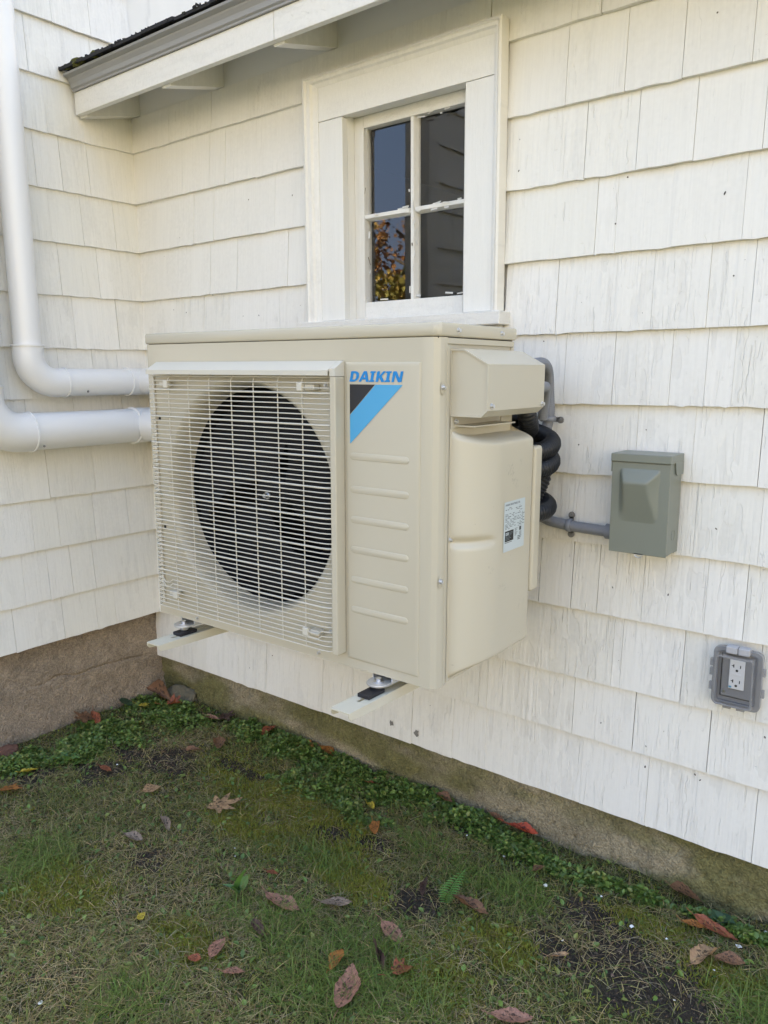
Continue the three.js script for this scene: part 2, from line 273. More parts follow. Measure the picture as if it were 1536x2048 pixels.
  for (const x of [0.02, 0.485, 0.985, 1.50, 2.01, 2.52, 3.03, 3.28]) mesh('rafter_tail', drawX([[0.2045, 2.184], [-0.02, 2.238], [-0.02, 2.34], [0.2045, 2.287]], x - 0.02, x + 0.02), M.trim, eave);
  for (let i = 0, xs = [0.02, 0.485, 0.985, 1.50, 2.01, 2.52, 3.03, 3.28]; i < 7; i++) mesh('blocking', box(xs[i] + 0.0202, xs[i + 1] - 0.0202, 2.2345, 2.345, -0.024, -0.014), M.blocking, eave);
  for (const [a, b] of [[0.004, 0.9855], [0.9865, 2.6], [2.601, 3.42]]) mesh('fascia_board', rbox(a, b, 2.190, 2.262, 0.205, 0.225, 0.002), M.trimOld, eave);
  const crown = [[0.206, 2.2625], [0.232, 2.2625], [0.2325, 2.268], [0.238, 2.272], [0.2395, 2.285], [0.247, 2.296], [0.2475, 2.301], [0.263, 2.306], [0.263, 2.313], [0.206, 2.313]];
  mesh('crown_moulding', drawX(crown, 0.006, 3.42), M.greyTrim, eave);
  mesh('roof_deck', drawX([[0.2035, 2.289], [0.2035, 2.312], [-4.3, 2.312 + 4.5 * slope], [-4.3, 2.289 + 4.5 * slope]], 0.004, 3.42), M.blocking, eave);
  const roofing = group('roofing', addition);
  for (let r = 0; r < 5; r++) { let x = 0.002 + (r % 2) * 0.12; while (x < 3.25) { const wd = rr(0.13, 0.19), z1 = 0.272 - r * 0.14 + rr(-0.004, 0.004), th = rr(0.006, 0.010), y1 = 2.3145 + r * 0.14 * slope + rr(0, 0.003) + 0.004; mesh('roof_shingle', drawX([[z1, y1 - 0.001], [z1, y1 + th], [z1 - 0.19, y1 + th + 0.19 * slope - 0.003], [z1 - 0.19, y1 + 0.19 * slope - 0.003]], x, x + wd - 0.004), M.roofBlack, roofing); x += wd; } }
  mesh('roof_field', drawX([[-0.25, 2.445], [-0.25, 2.452], [-4.3, 2.452 + 4.05 * slope], [-4.3, 2.445 + 4.05 * slope]], 0.003, 3.42), M.roofBlack, roofing);
  const tufts = []; for (const [x, s] of [[0.09, 0.016], [0.12, 0.011], [0.20, 0.012], [0.235, 0.008], [0.31, 0.005], [0.43, 0.005], [0.03, 0.010], [0.05, 0.006], [0.52, 0.006], [0.66, 0.006]]) { const q = new THREE.IcosahedronGeometry(s, 2), p = q.attributes.position; for (let i = 0; i < p.count; i++) { const k = 0.7 + 0.6 * hash2(Math.round(p.getX(i) * 9e3), Math.round(p.getY(i) * 9e3 + p.getZ(i) * 4e3), 5); p.setXYZ(i, p.getX(i) * k * 1.6, p.getY(i) * k * 0.8, p.getZ(i) * k); } q.computeVertexNormals(); tufts.push(q.translate(x, 2.328, 0.262)); }
  const ed = []; for (let i = 0; i < 150; i++) { const s = rr(0.002, 0.006); ed.push(new THREE.BoxGeometry(s * rr(1, 3), s, s * 1.5).rotateY(rr(0, 3)).rotateZ(rr(-0.6, 0.6)).translate(Math.pow(rnd(), 1.6) * 2, 2.327 + rr(-0.003, 0.004), 0.268)); }
  tag(mesh('moss_tufts', merge(tufts), M.moss, roofing), 'green moss at the roof edge', null, null, 'stuff'); tag(mesh('roof_debris', merge(ed), M.roofBlack, roofing), null, null, null, 'stuff');
}
function concreteMat() {
  if (concreteMat.m) return concreteMat.m;
  const a = tileNoise(512, 128, 128, 301), b = tileNoise(512, 40, 40, 302), c = tileNoise(512, 250, 250, 303);
  const bump = dataTex(512, (k) => 0.5 * a[k] + 0.3 * b[k] + 0.2 * c[k]), map = dataTex(512, (k) => 0.66 + 0.34 * (0.45 * a[k] + 0.55 * c[k]), true);
  for (const t of [bump, map]) t.repeat.set(2, 2);
  return (concreteMat.m = std(lin(1, 1, 1), 0.95, { vertexColors: true, map, bumpMap: bump, bumpScale: 0.006 }));
}
// --- the tall main house (the wall x = 0)
const house = thing('main_house', 'tall white shingled house with brown stucco foundation and downspouts', 'building', [0, 0, 0]);
{
  const ZE = 1.1, TOP = 4.0;
  mesh('wall', box(-6, -0.024, 0.35, TOP, -9, ZE - 0.03), M.fine[0], house);
  mesh('roof', merge([drawZ([[0.32, TOP - 0.06], [0.32, TOP + 0.06], [-3, TOP + 1.72], [-6.4, TOP + 0.06], [-6.4, TOP - 0.06], [-3, TOP + 1.58]], -9.3, ZE + 0.3), drawZ([[-0.05, TOP], [-3, TOP + 1.5], [-6, TOP]], -9, ZE - 0.03)]), M.roofBlack, house);
  const siding = group('shingle_siding', house);
  const J = { 0: [95.3, 155], 1: [74.7, 127, 182.5], 2: [168.7, 234], 3: [125, 201.8, 230], 4: [103.7, 153.8, 240], 5: [124.5, 193, 241.6], 7: [101, 193, 273], 8: [71, 122.4, 193, 260], 9: [53.7, 103, 148, 193], 10: [34, 131, 197.6, 234] };
  const at = (px, y) => { const a = meet(px, 0, 0, 0), b = meet(px, 2048, 0, 0), t = (y - a.y) / (b.y - a.y); return a.z + (b.z - a.z) * t; };
  const ys = COURSE.slice(0, 11).map((y, k) => [y, k]); for (let k = 1; k <= 10; k++) ys.unshift([2.1117 + 0.1785 * k, -k]);
  ys.forEach(([y, k], i) => { const h = (i ? ys[i - 1][0] - y : 0.178) + 0.022; layCourse(siding, true, (J[k] || []).map((p) => at(p, y)), -0.018, ZE, y, h, k >= 0 && k <= 2 ? M.worn : k < 0 ? M.worn.concat(M.cracked) : M.cracked.concat(M.worn)); });
  mesh('corner_board', rbox(-0.02, 0.012, 0.34, TOP, ZE, ZE + 0.09, 0.002), M.trimOld, house);
  const n = 380, m = 140, P = [], C = [], I = [], UV = [];
  for (let j = 0; j <= m; j++) for (let i = 0; i <= n; i++) {
    const z = -0.05 + 1.29 * i / n, y = -0.12 + 0.485 * j / m, b = fbm(z * 22, y * 26, 80) * 0.007 + fbm(z * 5, y * 6, 84) * 0.018 + sstep(0.10, 0.0, y) * 0.028 * fbm(z * 7, 1, 85) - 0.002 * sstep(0.60, 0.70, fbm(z * 60, y * 60, 86)) - 0.009 * Math.exp(-(((y - 0.155 - 0.05 * z - 0.02 * vnoise(z * 14, 2, 88)) / 0.0035) ** 2)) * sstep(0.05, 0.12, z) * sstep(0.62, 0.4, z);
    P.push(-0.052 + (0.36 - y) * 0.075 + b - 0.012, y, z); UV.push(z, y);
    const t = fbm(z * 4, y * 5, 90), d = 0.72 + 0.55 * fbm(z * 34, y * 34, 94), st = sstep(0.60, 0.66, fbm(z * 13, y * 13, 97)) * sstep(0.25, 0.33, y) * sstep(0.16, 0.03, z);
    const c0 = [0.46, 0.365, 0.262], c1 = [0.33, 0.265, 0.195], c2 = [0.42, 0.36, 0.29]; for (let c = 0; c < 3; c++) { const k = (c0[c] * (1 - t) + c1[c] * t) * d * 1.05; C.push(k * (1 - st) + c2[c] * st); }
  }
  for (let j = 0; j < m; j++) for (let i = 0; i < n; i++) { const a = j * (n + 1) + i, b = a + 1, c = a + n + 1, d = c + 1; I.push(a, d, b, a, c, d); }
  const g = new THREE.BufferGeometry(); g.setAttribute('position', new THREE.Float32BufferAttribute(P, 3)); g.setAttribute('color', new THREE.Float32BufferAttribute(C, 3)); g.setAttribute('uv', new THREE.Float32BufferAttribute(UV, 2)); g.setIndex(I); g.computeVertexNormals();
  tag(mesh('foundation', g, concreteMat(), house), 'brown stucco foundation wall');
  mesh('foundation_core', box(-6, -0.06, -0.2, 0.348, -9, ZE - 0.02), M.inside, house);
}
// --- thin shingled screen wall of the porch, out of frame: it is what the two right window panes mirror
{
  const pier = thing('porch_screen', 'thin white shingled screen wall standing past the end of the main house', 'porch screen', [0.25, 0, 1.36]);
  mesh('core', box(-0.05, 0.036, 0, 3.0, 0.02, 2.4), M.fine[0], pier);
  const sd = group('shingle_siding', pier);
  for (let k = 0; k < 16; k++) { const y = 0.12 + k * 0.178; let z = 0.085; while (z < 2.4) { const w = Math.min(rr(0.1, 0.22), 2.405 - z); if (w > 0.02) { const s = mesh('shingle', shingleGeo(w - 0.002, 0.198, shingleSeed++), M.worn[k % 3], sd); s.position.set(0.05, y, z + w / 2); s.rotation.y = Math.PI / 2; } z += w; } }
  mesh('corner_board', rbox(-0.056, 0.058, 0, 3.0, -0.005, 0.019, 0.002), M.trimOld, pier); mesh('corner_board', rbox(0.037, 0.058, 0, 3.0, 0.020, 0.083, 0.002), M.trimOld, pier);
}
// --- round downspouts that turn and run towards the corner
function downspout(label, yv, zv, R, xc, screwSpots) {
  const t = thing('downspout', label, 'downspout', [xc, 0, zv], 'round white downspouts'), bend = R * 1.9;
  const zl = (z) => z - zv;
  mesh('vertical_pipe', cyl(R * 0.93, 3.9 - yv - bend - 0.02, 0, (3.9 + yv + bend + 0.02) / 2, 0, 'y', 40), M.pvc, t);
  const arc = []; for (let i = 0; i <= 10; i++) { const a = i / 10 * Math.PI / 2; arc.push(V3(0, yv + bend - bend * Math.sin(a), -bend + bend * Math.cos(a))); }
  arc.unshift(V3(0, yv + bend + 0.035, 0)); arc.push(V3(0, yv, -bend - 0.03));
  mesh('elbow', tube(arc, R * 1.045, 40, 36), M.pvc, t);
  mesh('collar', cyl(R * 1.11, 0.006, 0, yv + bend + 0.034, 0, 'y', 40), M.pvc, t);
  mesh('collar', cyl(R * 1.10, 0.005, 0, yv, -bend - 0.03, 'z', 40), M.pvc, t);
  mesh('horizontal_pipe', cyl(R, zv - bend - 0.03 - 0.10, 0, yv, zl((zv - bend - 0.03 + 0.10) / 2), 'z', 40), M.pvc, t);
  mesh('sleeve', cyl(R * 1.05, 0.085, 0, yv, zl(0.0825), 'z', 40), M.pvc, t); mesh('collar', cyl(R * 1.11, 0.005, 0, yv, zl(0.125), 'z', 40), M.pvc, t);
  const q = [V3(0, yv, zl(0.045)), V3(0.004, yv, zl(0.03)), V3(0.03, yv, zl(0.012 + R)), V3(0.30, yv, zl(0.012 + R))];
  mesh('end_elbow', tube([V3(0, yv, zl(0.046)), V3(0.01, yv, zl(0.03 + R * 0.6)), V3(0.06, yv, zl(0.016 + R)), V3(0.34, yv, zl(0.016 + R))], R * 0.985, 30, 30), M.pvc, t);
  for (const [a, b] of screwSpots) mesh('screw', new THREE.SphereGeometry(0.004, 8, 6).translate(R * 1.05 * Math.cos(a), yv + R * 1.05 * Math.sin(a), zl(b)), M.clamp, t);
  mesh('strap', new THREE.TorusGeometry(R * 1.02, 0.0025, 6, 40).rotateX(Math.PI / 2).scale(1, 6, 1).translate(0, 3.1, 0), M.pvc, t);
}
downspout('slimmer white round downspout elbowing above the wider one toward the corner', 1.2775, 0.497, 0.0470, 0.060, [[1.0, 0.06], [-0.5, 0.058], [-0.7, 0.31]]);
downspout('wider white round downspout whose run lies below the slimmer one', 1.1155, 0.672, 0.0625, 0.076, [[1.0, 0.06], [-0.6, 0.058], [-0.8, 0.50]]);

// ---------------------------------------------------------------- outdoor heat pump unit, hung on two brackets
const unit = thing('heat_pump_unit', 'ivory outdoor heat pump unit with wire fan guard held off the wall', 'heat pump', [0.8062, 0.6383, 0.566]);
unit.rotation.order = 'YXZ'; unit.rotation.set(0, 0.023518, -0.009669);
class Polyline extends THREE.Curve { constructor(p) { super(); this.p = p; } getPoint(t, o = new THREE.Vector3()) { const f = Math.min(0.999999, Math.max(0, t)) * (this.p.length - 1), i = Math.floor(f); return o.copy(this.p[i]).lerp(this.p[i + 1], f - i); } getPointAt(t, o) { return this.getPoint(t, o); } getTangent(t, o = new THREE.Vector3()) { const e = 0.5 / (this.p.length - 1), a = this.getPoint(Math.max(0, t - e)), b = this.getPoint(Math.min(1, t + e)); return o.copy(b).sub(a).normalize(); } getTangentAt(t, o) { return this.getTangent(t, o); } }
const font = await new FontLoader().loadAsync('fonts/droid/droid_sans_bold.typeface.json');
{
  const W = 0.9336, H = 0.7425, D = 0.3175, FX = 0.3675, FY = 0.360, arc = (cx, cz, r, a0, a1, n = 8) => Array.from({ length: n + 1 }, (_, i) => { const a = a0 + (a1 - a0) * i / n; return [cx + r * Math.cos(a), cz + r * Math.sin(a)]; });
  // casing
  const front = shapeOf([[0.007, 0.0], [0.889, 0.0], [0.889, H], [0.007, H]]); const hole = new THREE.Path(); hole.absarc(FX, FY, 0.3005, 0, Math.PI * 2, true); front.holes.push(hole);
  mesh('front_panel', new THREE.ExtrudeGeometry(front, { depth: 0.009, bevelEnabled: false, curveSegments: 72 }).translate(0, 0, -0.009), M.ivory, unit);
  mesh('corner_panel', riseUp([[0.889, 0], ...arc(W - 0.023, -0.023, 0.023, Math.PI / 2, 0, 10), [W, -0.0305], [W - 0.008, -0.0305], [W - 0.008, -0.024], [0.9, -0.009], [0.889, -0.009]], 0, H), M.ivory, unit);
  mesh('left_panel', riseUp([[0.007, 0], [0.007, -0.009], [0.003, -0.012], [0.003, -D], [0, -D], ...arc(0.007, -0.007, 0.007, Math.PI, Math.PI / 2, 6)], 0, H), M.ivory, unit);
  const rimX = [W - 0.006, W];
  mesh('side_panel', merge([box(W - 0.010, W - 0.0052, 0.0005, H - 0.0005, -D, -0.0325), rbox(...rimX, 0.729, H - 0.0006, -D, -0.0325, 0.0022), rbox(...rimX, 0.0005, 0.7285, -0.0445, -0.0325, 0.0022), rbox(...rimX, 0.0005, 0.7285, -D, -0.3065, 0.0022)]), M.ivory, unit);
  mesh('base_pan', merge([box(0.006, W - 0.006, 0.001, 0.006, -D + 0.002, -0.0095), box(0.004, W - 0.004, 0.0005, H - 0.001, -D - 0.004, -D - 0.0005)]), M.ivory, unit);
  const lidPlan = shapeOf([...arc(0.005, 0.0040, 0.007, Math.PI, Math.PI * 1.5, 6).map(([x, y]) => [x, y]), ...arc(W - 0.0195, 0.0195, 0.0225, -Math.PI / 2, 0, 8), [W + 0.003, D + 0.003], [-0.002, D + 0.003]]);
  mesh('lid', toCreasedNormals(new THREE.ExtrudeGeometry(lidPlan, { depth: 0.0175, bevelEnabled: true, bevelThickness: 0.005, bevelSize: 0.005, bevelOffset: -0.005, bevelSegments: 4 }).rotateX(-Math.PI / 2).translate(0, H + 0.0062, 0), 0.6), M.ivory, unit);
  mesh('lid_seam', box(0.006, W - 0.006, H - 0.002, H + 0.003, -D, -0.006), M.seam, unit);
  const screw = (x, y, z, axis = 'x', r = 0.0042, parent = unit) => { const s = mesh('screw', merge([cyl(r * 1.5, 0.0012, 0, 0, 0, axis, 14), cyl(r, 0.005, axis === 'x' ? 0.003 : 0, axis === 'y' ? 0.003 : 0, axis === 'z' ? 0.003 : 0, axis, 6)]), M.zinc, parent); s.position.set(x, y, z); return s; };
  for (const [x, y, z] of [[W + 0.0032, 0.757, -0.066], [W + 0.0032, 0.757, -0.250]]) screw(x, y, z);
  for (const y of [0.643, 0.239]) {      // the two corner screws sit in pressed dimples
    const d = mesh('dimple', new THREE.SphereGeometry(0.0115, 24, 12, 0, Math.PI * 2, 0, 1.15).rotateZ(-Math.PI / 2).scale(0.22, 1.35, 0.75), M.ivory, unit); d.position.set(W - 0.0012, y - 0.002, -0.0165);
    screw(W + 0.0012, y, -0.0150);
  }
  screw(0.605, 0.012, 0.0006, 'z', 0.0032); screw(0.165, 0.012, 0.0006, 'z', 0.0032);
  // raised panel with six pressed ribs and the maker's mark
  mesh('raised_panel', toCreasedNormals(new THREE.ExtrudeGeometry(shapeOf([[0.7030, 0.029], [0.8835, 0.029], [0.8835, 0.6855], [0.7030, 0.6855]]), { depth: 0.0003, bevelEnabled: true, bevelThickness: 0.0046, bevelSize: 0.0085, bevelSegments: 3 }).translate(0, 0, -0.001), 0.4), M.ivory, unit);
  const pz = 0.0039;
  for (const y of [0.4912, 0.4178, 0.350, 0.2815, 0.2122, 0.1422]) {
    const s = new THREE.Shape(); s.absarc(0.7155, y, 0.0045, Math.PI / 2, Math.PI * 1.5, false); s.absarc(0.8575, y, 0.0045, -Math.PI / 2, Math.PI / 2, false);
    mesh('rib', toCreasedNormals(new THREE.ExtrudeGeometry(s, { depth: 0.0003, bevelEnabled: true, bevelThickness: 0.0014, bevelSize: 0.0032, bevelSegments: 3, curveSegments: 8 }).translate(0, 0, pz - 0.0002), 0.7), M.ivory, unit);
  }
  const blue = std(lin(0.002, 0.225, 0.60), 0.4), sky = std(lin(0.075, 0.36, 0.64), 0.4), ink = std(lin(0.016, 0.016, 0.021), 0.4);
  const shapes = font.generateShapes('DAIKIN', 1), lg = new THREE.ShapeGeometry(shapes, 8); lg.computeBoundingBox(); const bb = lg.boundingBox;
  lg.translate(-bb.min.x, -bb.min.y, 0).scale(0.1365 / (bb.max.x - bb.min.x), 0.0218 / (bb.max.y - bb.min.y), 1).applyMatrix4(new THREE.Matrix4().makeShear(0, 0, 0.235, 0, 0, 0)).translate(0.7082, 0.6528, pz + 0.0009);
  mesh('logo_lettering', lg, blue, unit);
  const heavier = lg.clone().translate(0.0007, 0.0003, 0.0001), heavier2 = lg.clone().translate(-0.0006, -0.0003, 0.0002); mesh('logo_lettering', heavier, blue, unit); mesh('logo_lettering', heavier2, blue, unit);
  mesh('logo_flag', new THREE.ShapeGeometry(shapeOf([[0.7083, 0.6470], [0.7083, 0.5822], [0.7765, 0.6470]])).translate(0, 0, pz + 0.0009), ink, unit);
  mesh('logo_flag', new THREE.ShapeGeometry(shapeOf([[0.7083, 0.5808], [0.7083, 0.5180], [0.8489, 0.6470], [0.7782, 0.6470]])).translate(0, 0, pz + 0.0009), sky, unit);
  // fan opening
  mesh('bell_mouth', new THREE.LatheGeometry([[0.3012, 0.0012], [0.2975, 0.0018], [0.2925, -0.0015], [0.2862, -0.009], [0.2805, -0.022], [0.2772, -0.042], [0.2760, -0.066]].map(([r, z]) => new THREE.Vector2(r, z)), 96).rotateX(Math.PI / 2).translate(FX, FY, 0), M.ivory, unit);
  mesh('fan_shroud', new THREE.LatheGeometry([[0.2762, -0.0665], [0.2765, -0.20], [0.15, -0.26], [0.0005, -0.26]].map(([r, z]) => new THREE.Vector2(r, z)), 64).rotateX(Math.PI / 2).translate(FX, FY, 0), M.well, unit);
  const fan = group('fan', unit); fan.position.set(FX, FY, -0.10);
  for (let b = 0; b < 3; b++) {
    const P = [], I = [], nr = 10, na = 14;
    for (let i = 0; i <= nr; i++) for (let j = 0; j <= na; j++) { const s = i / nr, t = j / na, r = 0.05 + 0.212 * s, a = b * 2.0944 + 0.35 * s + (0.55 + 0.95 * Math.sqrt(s)) * (t - 0.5) * 1.5; P.push(r * Math.cos(a), r * Math.sin(a), 0.045 * (t - 0.5) * (0.5 + s) + 0.012 * Math.sin(Math.PI * t)); }
    for (let i = 0; i < nr; i++) for (let j = 0; j < na; j++) { const a = i * (na + 1) + j; I.push(a, a + 1, a + na + 2, a, a + na + 2, a + na + 1); }
    const g = new THREE.BufferGeometry(); g.setAttribute('position', new THREE.Float32BufferAttribute(P, 3)); g.setIndex(I); g.computeVertexNormals(); mesh('fan_blade', g, M.fanBlack, fan);
  }
  mesh('hub', new THREE.LatheGeometry([[0.001, 0.022], [0.028, 0.020], [0.052, 0.012], [0.058, 0], [0.058, -0.03]].map(([r, z]) => new THREE.Vector2(r, z)), 32).rotateX(Math.PI / 2), M.fanBlack, fan);
  mesh('hub_nut', merge([cyl(0.010, 0.004, 0, 0, 0.024, 'z', 20), cyl(0.0065, 0.012, 0, 0, 0.030, 'z', 6)]), M.steel, fan);
  // wire guard
  const guard = group('fan_guard', unit), gz = 0.030;
  const bentLine = (p) => { const q = []; for (let i = 0; i < p.length - 1; i++) { q.push(p[i]); const L = p[i].distanceTo(p[i + 1]); if (L > 0.03) { q.push(p[i].clone().lerp(p[i + 1], 0.006 / L), p[i].clone().lerp(p[i + 1], 0.5), p[i].clone().lerp(p[i + 1], 1 - 0.006 / L)); } } q.push(p[p.length - 1]); return new Polyline(q); };
  const path = (jog) => { const p = [[0.030, 0, 0.003], [0.034, 0, 0.014], [0.041, 0, gz - 0.004], [0.052, 0, gz]]; if (jog === 'r') p.push([0.585, 0, gz], [0.600, -0.010, gz], [0.628, -0.010, gz], [0.640, -0.001, gz]); if (jog === 'l') p.push([0.064, 0, gz], [0.074, -0.010, gz], [0.090, -0.010, gz], [0.104, 0, gz]); p.push([0.35, 0, gz], [0.640 + (jog === 'r' ? 0.01 : 0), 0, gz], [0.658, 0, gz - 0.003], [0.6745, 0, gz - 0.012]); return p.sort((a, b) => a[0] - b[0]); };
  const wireGeo = (r, jog) => { const p = path(jog).map((q) => V3(...q)); return new THREE.TubeGeometry(bentLine(p), 4 * (bentLine(p).p.length - 1), r, 6); };
  const thin = wireGeo(0.0015), thick = wireGeo(0.0024), jr = wireGeo(0.0015, 'r'), jl = wireGeo(0.0015, 'l');
  for (let i = 0; i < 55; i++) { const m = mesh('guard_wire', (i === 50 || i === 51) ? jr : (i === 47 || i === 48) ? jl : i % 6 === 3 ? thick : thin, M.wire, guard); m.position.y = 0.6613 - i * 0.01160; }
  const up = new THREE.TubeGeometry(bentLine([V3(0, 0.668, 0.004), V3(0, 0.666, 0.012), V3(0, 0.660, gz - 0.008), V3(0, 0.652, gz - 0.0035), V3(0, 0.045, gz - 0.0035), V3(0, 0.034, gz - 0.004)]), 28, 0.0014, 6);
  for (const x of [0.1195, 0.198, 0.277, 0.3565, 0.433, 0.512, 0.588]) mesh('guard_wire', up, M.wire, guard).position.x = x;
  mesh('guard_hood', merge([drawX([[0.0015, 0.697], [0.0045, 0.697], [0.0405, 0.6765], [0.0405, 0.6655], [0.0375, 0.6655], [0.0375, 0.6735], [0.004, 0.692], [0.0015, 0.692]], 0.0475, 0.674), drawX([[0.0015, 0.697], [0.0045, 0.697], [0.034, 0.680], [0.034, 0.664], [0.0015, 0.664]], 0.6745, 0.6905)]), M.wire, guard);
  mesh('guard_post', rbox(0.6742, 0.6908, 0.0325, 0.6635, 0.0015, 0.0335, 0.003), M.ivory, guard);
  mesh('guard_post', rbox(0.026, 0.033, 0.034, 0.664, 0.0012, 0.006, 0.001), M.wire, guard);
  for (const [x, y, s] of [[0.115, 0.640, 1], [0.585, 0.640, -1], [0.115, 0.075, 1], [0.590, 0.070, -1]]) mesh('guard_clip', merge([rbox(x - 0.008, x + 0.008, y - 0.009, y + 0.010, gz - 0.006, gz + 0.004, 0.002), rbox(Math.min(x - s * 0.008, x - s * 0.036), Math.max(x - s * 0.008, x - s * 0.036), y - 0.007, y + 0.006, 0.004, gz - 0.006, 0.002).toNonIndexed()]), M.wire, guard);
  for (const [x, y] of [[0.640, 0.644], [0.645, 0.074]]) { mesh('clip_plate', rbox(x - 0.013, x + 0.013, y - 0.013, y + 0.013, 0.0005, 0.004, 0.001), M.ivory, guard); screw(x, y, 0.004, 'z', 0.0036, guard); }
  for (const y of [0.545, 0.245]) mesh('slot', box(0.040, 0.049, y, y + 0.010, 0.0002, 0.0009), M.seam, unit);
  // electrical hood on the right side
  const hp = [[W + 0.0003, 0.7194], [0.9642, 0.7194], [1.0209, 0.6889], [1.0209, 0.5972], [1.0066, 0.5838], [W + 0.0003, 0.5838]], ctr = [0.972, 0.65], hin = hp.map(([x, y], i) => [i === 0 || i === 5 ? x : x + (ctr[0] - x) * 0.055, y + (ctr[1] - y) * 0.05]);
  const hood = group('electrical_hood', unit);
  mesh('hood_body', drawZ(hp.map(([x, y]) => [x, y]), -0.300, -0.0465, 0.0012), M.ivory, hood);
  const lip = shapeOf(hp); lip.holes.push(new THREE.Path(hin.map(([x, y], i) => new THREE.Vector2(i === 0 || i === 5 ? x + 0.002 : x, y)))); mesh('hood_lip', new THREE.ExtrudeGeometry(lip, { depth: 0.003, bevelEnabled: false }).translate(0, 0, -0.0462), M.ivory, hood);
  screw(1.0215, 0.6065, -0.060, 'x', 0.0042, hood); screw(1.0215, 0.6035, -0.290, 'x', 0.0042, hood);
  mesh('valve_plate', merge([rbox(W, 0.9375, 0.558, 0.5832, -0.30, -0.045, 0.001), rbox(W + 0.002, 0.985, 0.5625, 0.5655, -0.235, -0.056, 0.001), box(0.952, 0.955, 0.566, 0.583, -0.232, -0.225)]), M.ivory, hood);
  screw(0.9395, 0.573, -0.058, 'x', 0.0038, hood);
  // moulded pipe cover below it
  {
    const prof = []; for (let i = 0; i <= 14; i++) { const a = i / 14 * Math.PI / 2; prof.push([0.066 * Math.sin(a), -0.046 - 0.108 * (1 - Math.cos(a))]); }
    for (const z of [-0.18, -0.21, -0.24, -0.27, -0.288]) prof.push([0.066, z]); for (let i = 1; i <= 5; i++) { const a = i / 5 * Math.PI / 2; prof.push([0.054 + 0.012 * Math.cos(a), -0.293 - 0.012 * Math.sin(a)]); } prof.push([0, -0.305]);
    const ny = 110, k = prof.length, P = [], I = [], UV = [];
    for (let j = 0; j <= ny; j++) {
      const t = j / ny, s = t < 0.12 ? t / 0.12 * 0.035 : t > 0.88 ? 1 - (1 - t) / 0.12 * 0.035 : 0.035 + (t - 0.12) / 0.76 * 0.93, R = 0.020;
      for (const [dx, z] of prof) {
        const yb = 0.008 + 0.028 * dx / 0.066, yt = 0.556 - 0.016 * dx / 0.066, y = yb + (yt - yb) * s, e = Math.min(y - yb, yt - y), cap = e < R ? Math.sqrt(Math.max(0, 1 - (1 - e / R) ** 2)) : 1;
        const fade = sstep(-0.142, -0.105, z) * sstep(0.0, 0.012, dx), gv = Math.exp(-(((y - 0.318) / 0.0075) ** 2)) * fade;
        P.push(W + dx * cap - 0.0085 * gv + 0.0004, y, z + (z > -0.15 ? -(1 - cap) * 0.012 : 0) - 0.006 * gv); UV.push(-z / 0.6, y / 0.6);
      }
    }
    for (let j = 0; j < ny; j++) for (let i = 0; i < k - 1; i++) { const a = j * k + i; I.push(a, a + k, a + 1, a + 1, a + k, a + k + 1); }
    const g = new THREE.BufferGeometry(); g.setAttribute('position', new THREE.Float32BufferAttribute(P, 3)); g.setAttribute('uv', new THREE.Float32BufferAttribute(UV, 2)); g.setIndex(I); g.computeVertexNormals();
    // handling marks on the moulded cover: a few grey rubs and specks
    const rb = document.createElement('canvas'); rb.width = rb.height = 512; const rx = rb.getContext('2d'), rq = mulberry(31); rx.fillStyle = '#fff'; rx.fillRect(0, 0, 512, 512);
    const at = (z, y) => [-z / 0.6 * 512, 512 - y / 0.6 * 512]; for (const [z, y, n, s] of [[-0.19, 0.46, 26, 9], [-0.215, 0.43, 20, 8], [-0.24, 0.475, 10, 5], [-0.17, 0.20, 10, 7], [-0.26, 0.14, 8, 9], [-0.12, 0.25, 8, 6]]) { const [cx, cy] = at(z, y); for (let i = 0; i < n; i++) { rx.strokeStyle = `rgba(90,88,84,${0.05 + 0.10 * rq()})`; rx.lineWidth = 0.6 + 1.8 * rq(); const a = cx + (rq() - 0.5) * s * 3, b = cy + (rq() - 0.5) * s * 2.4; rx.beginPath(); rx.moveTo(a, b); rx.lineTo(a + (rq() - 0.3) * s, b - rq() * s * 0.8); rx.stroke(); } }
    for (let i = 0; i < 60; i++) { rx.fillStyle = `rgba(80,76,66,${0.15 + 0.3 * rq()})`; rx.fillRect(rq() * 512, rq() * 512, 1, 1); }
    const rt = new THREE.CanvasTexture(rb); rt.colorSpace = THREE.SRGBColorSpace; const coverMat = M.ivoryCover.clone(); coverMat.map = rt;
    const c = mesh('pipe_cover', g, coverMat, unit);
    mesh('cover_flange', rbox(W, W + 0.0022, 0.006, 0.558, -0.3065, -0.0435, 0.001), M.ivoryCover, c); screw(W + 0.003, 0.324, -0.0475, 'x', 0.0036, c);
    // rating label
    const cv = document.createElement('canvas'); cv.width = 440; cv.height = 512; const q = cv.getContext('2d'); q.fillStyle = '#c4cdcf'; q.fillRect(0, 0, 440, 512); q.fillStyle = '#23282a';
    q.font = 'bold 26px sans-serif'; q.fillText('DAIKIN INDUSTRIES,LTD.', 26, 42); q.fillStyle = '#4a5254'; q.font = '15px sans-serif';
    const lr = mulberry(5); for (let i = 0; i < 15; i++) { const y = 64 + i * 15; let x = 28; while (x < 395) { const w = 14 + lr() * 60; if (lr() < (i < 3 ? 0.55 : 0.72)) { q.globalAlpha = 0.5 + 0.4 * lr(); q.fillRect(x, y, w, 7); } x += w + 8 + lr() * 30; } }
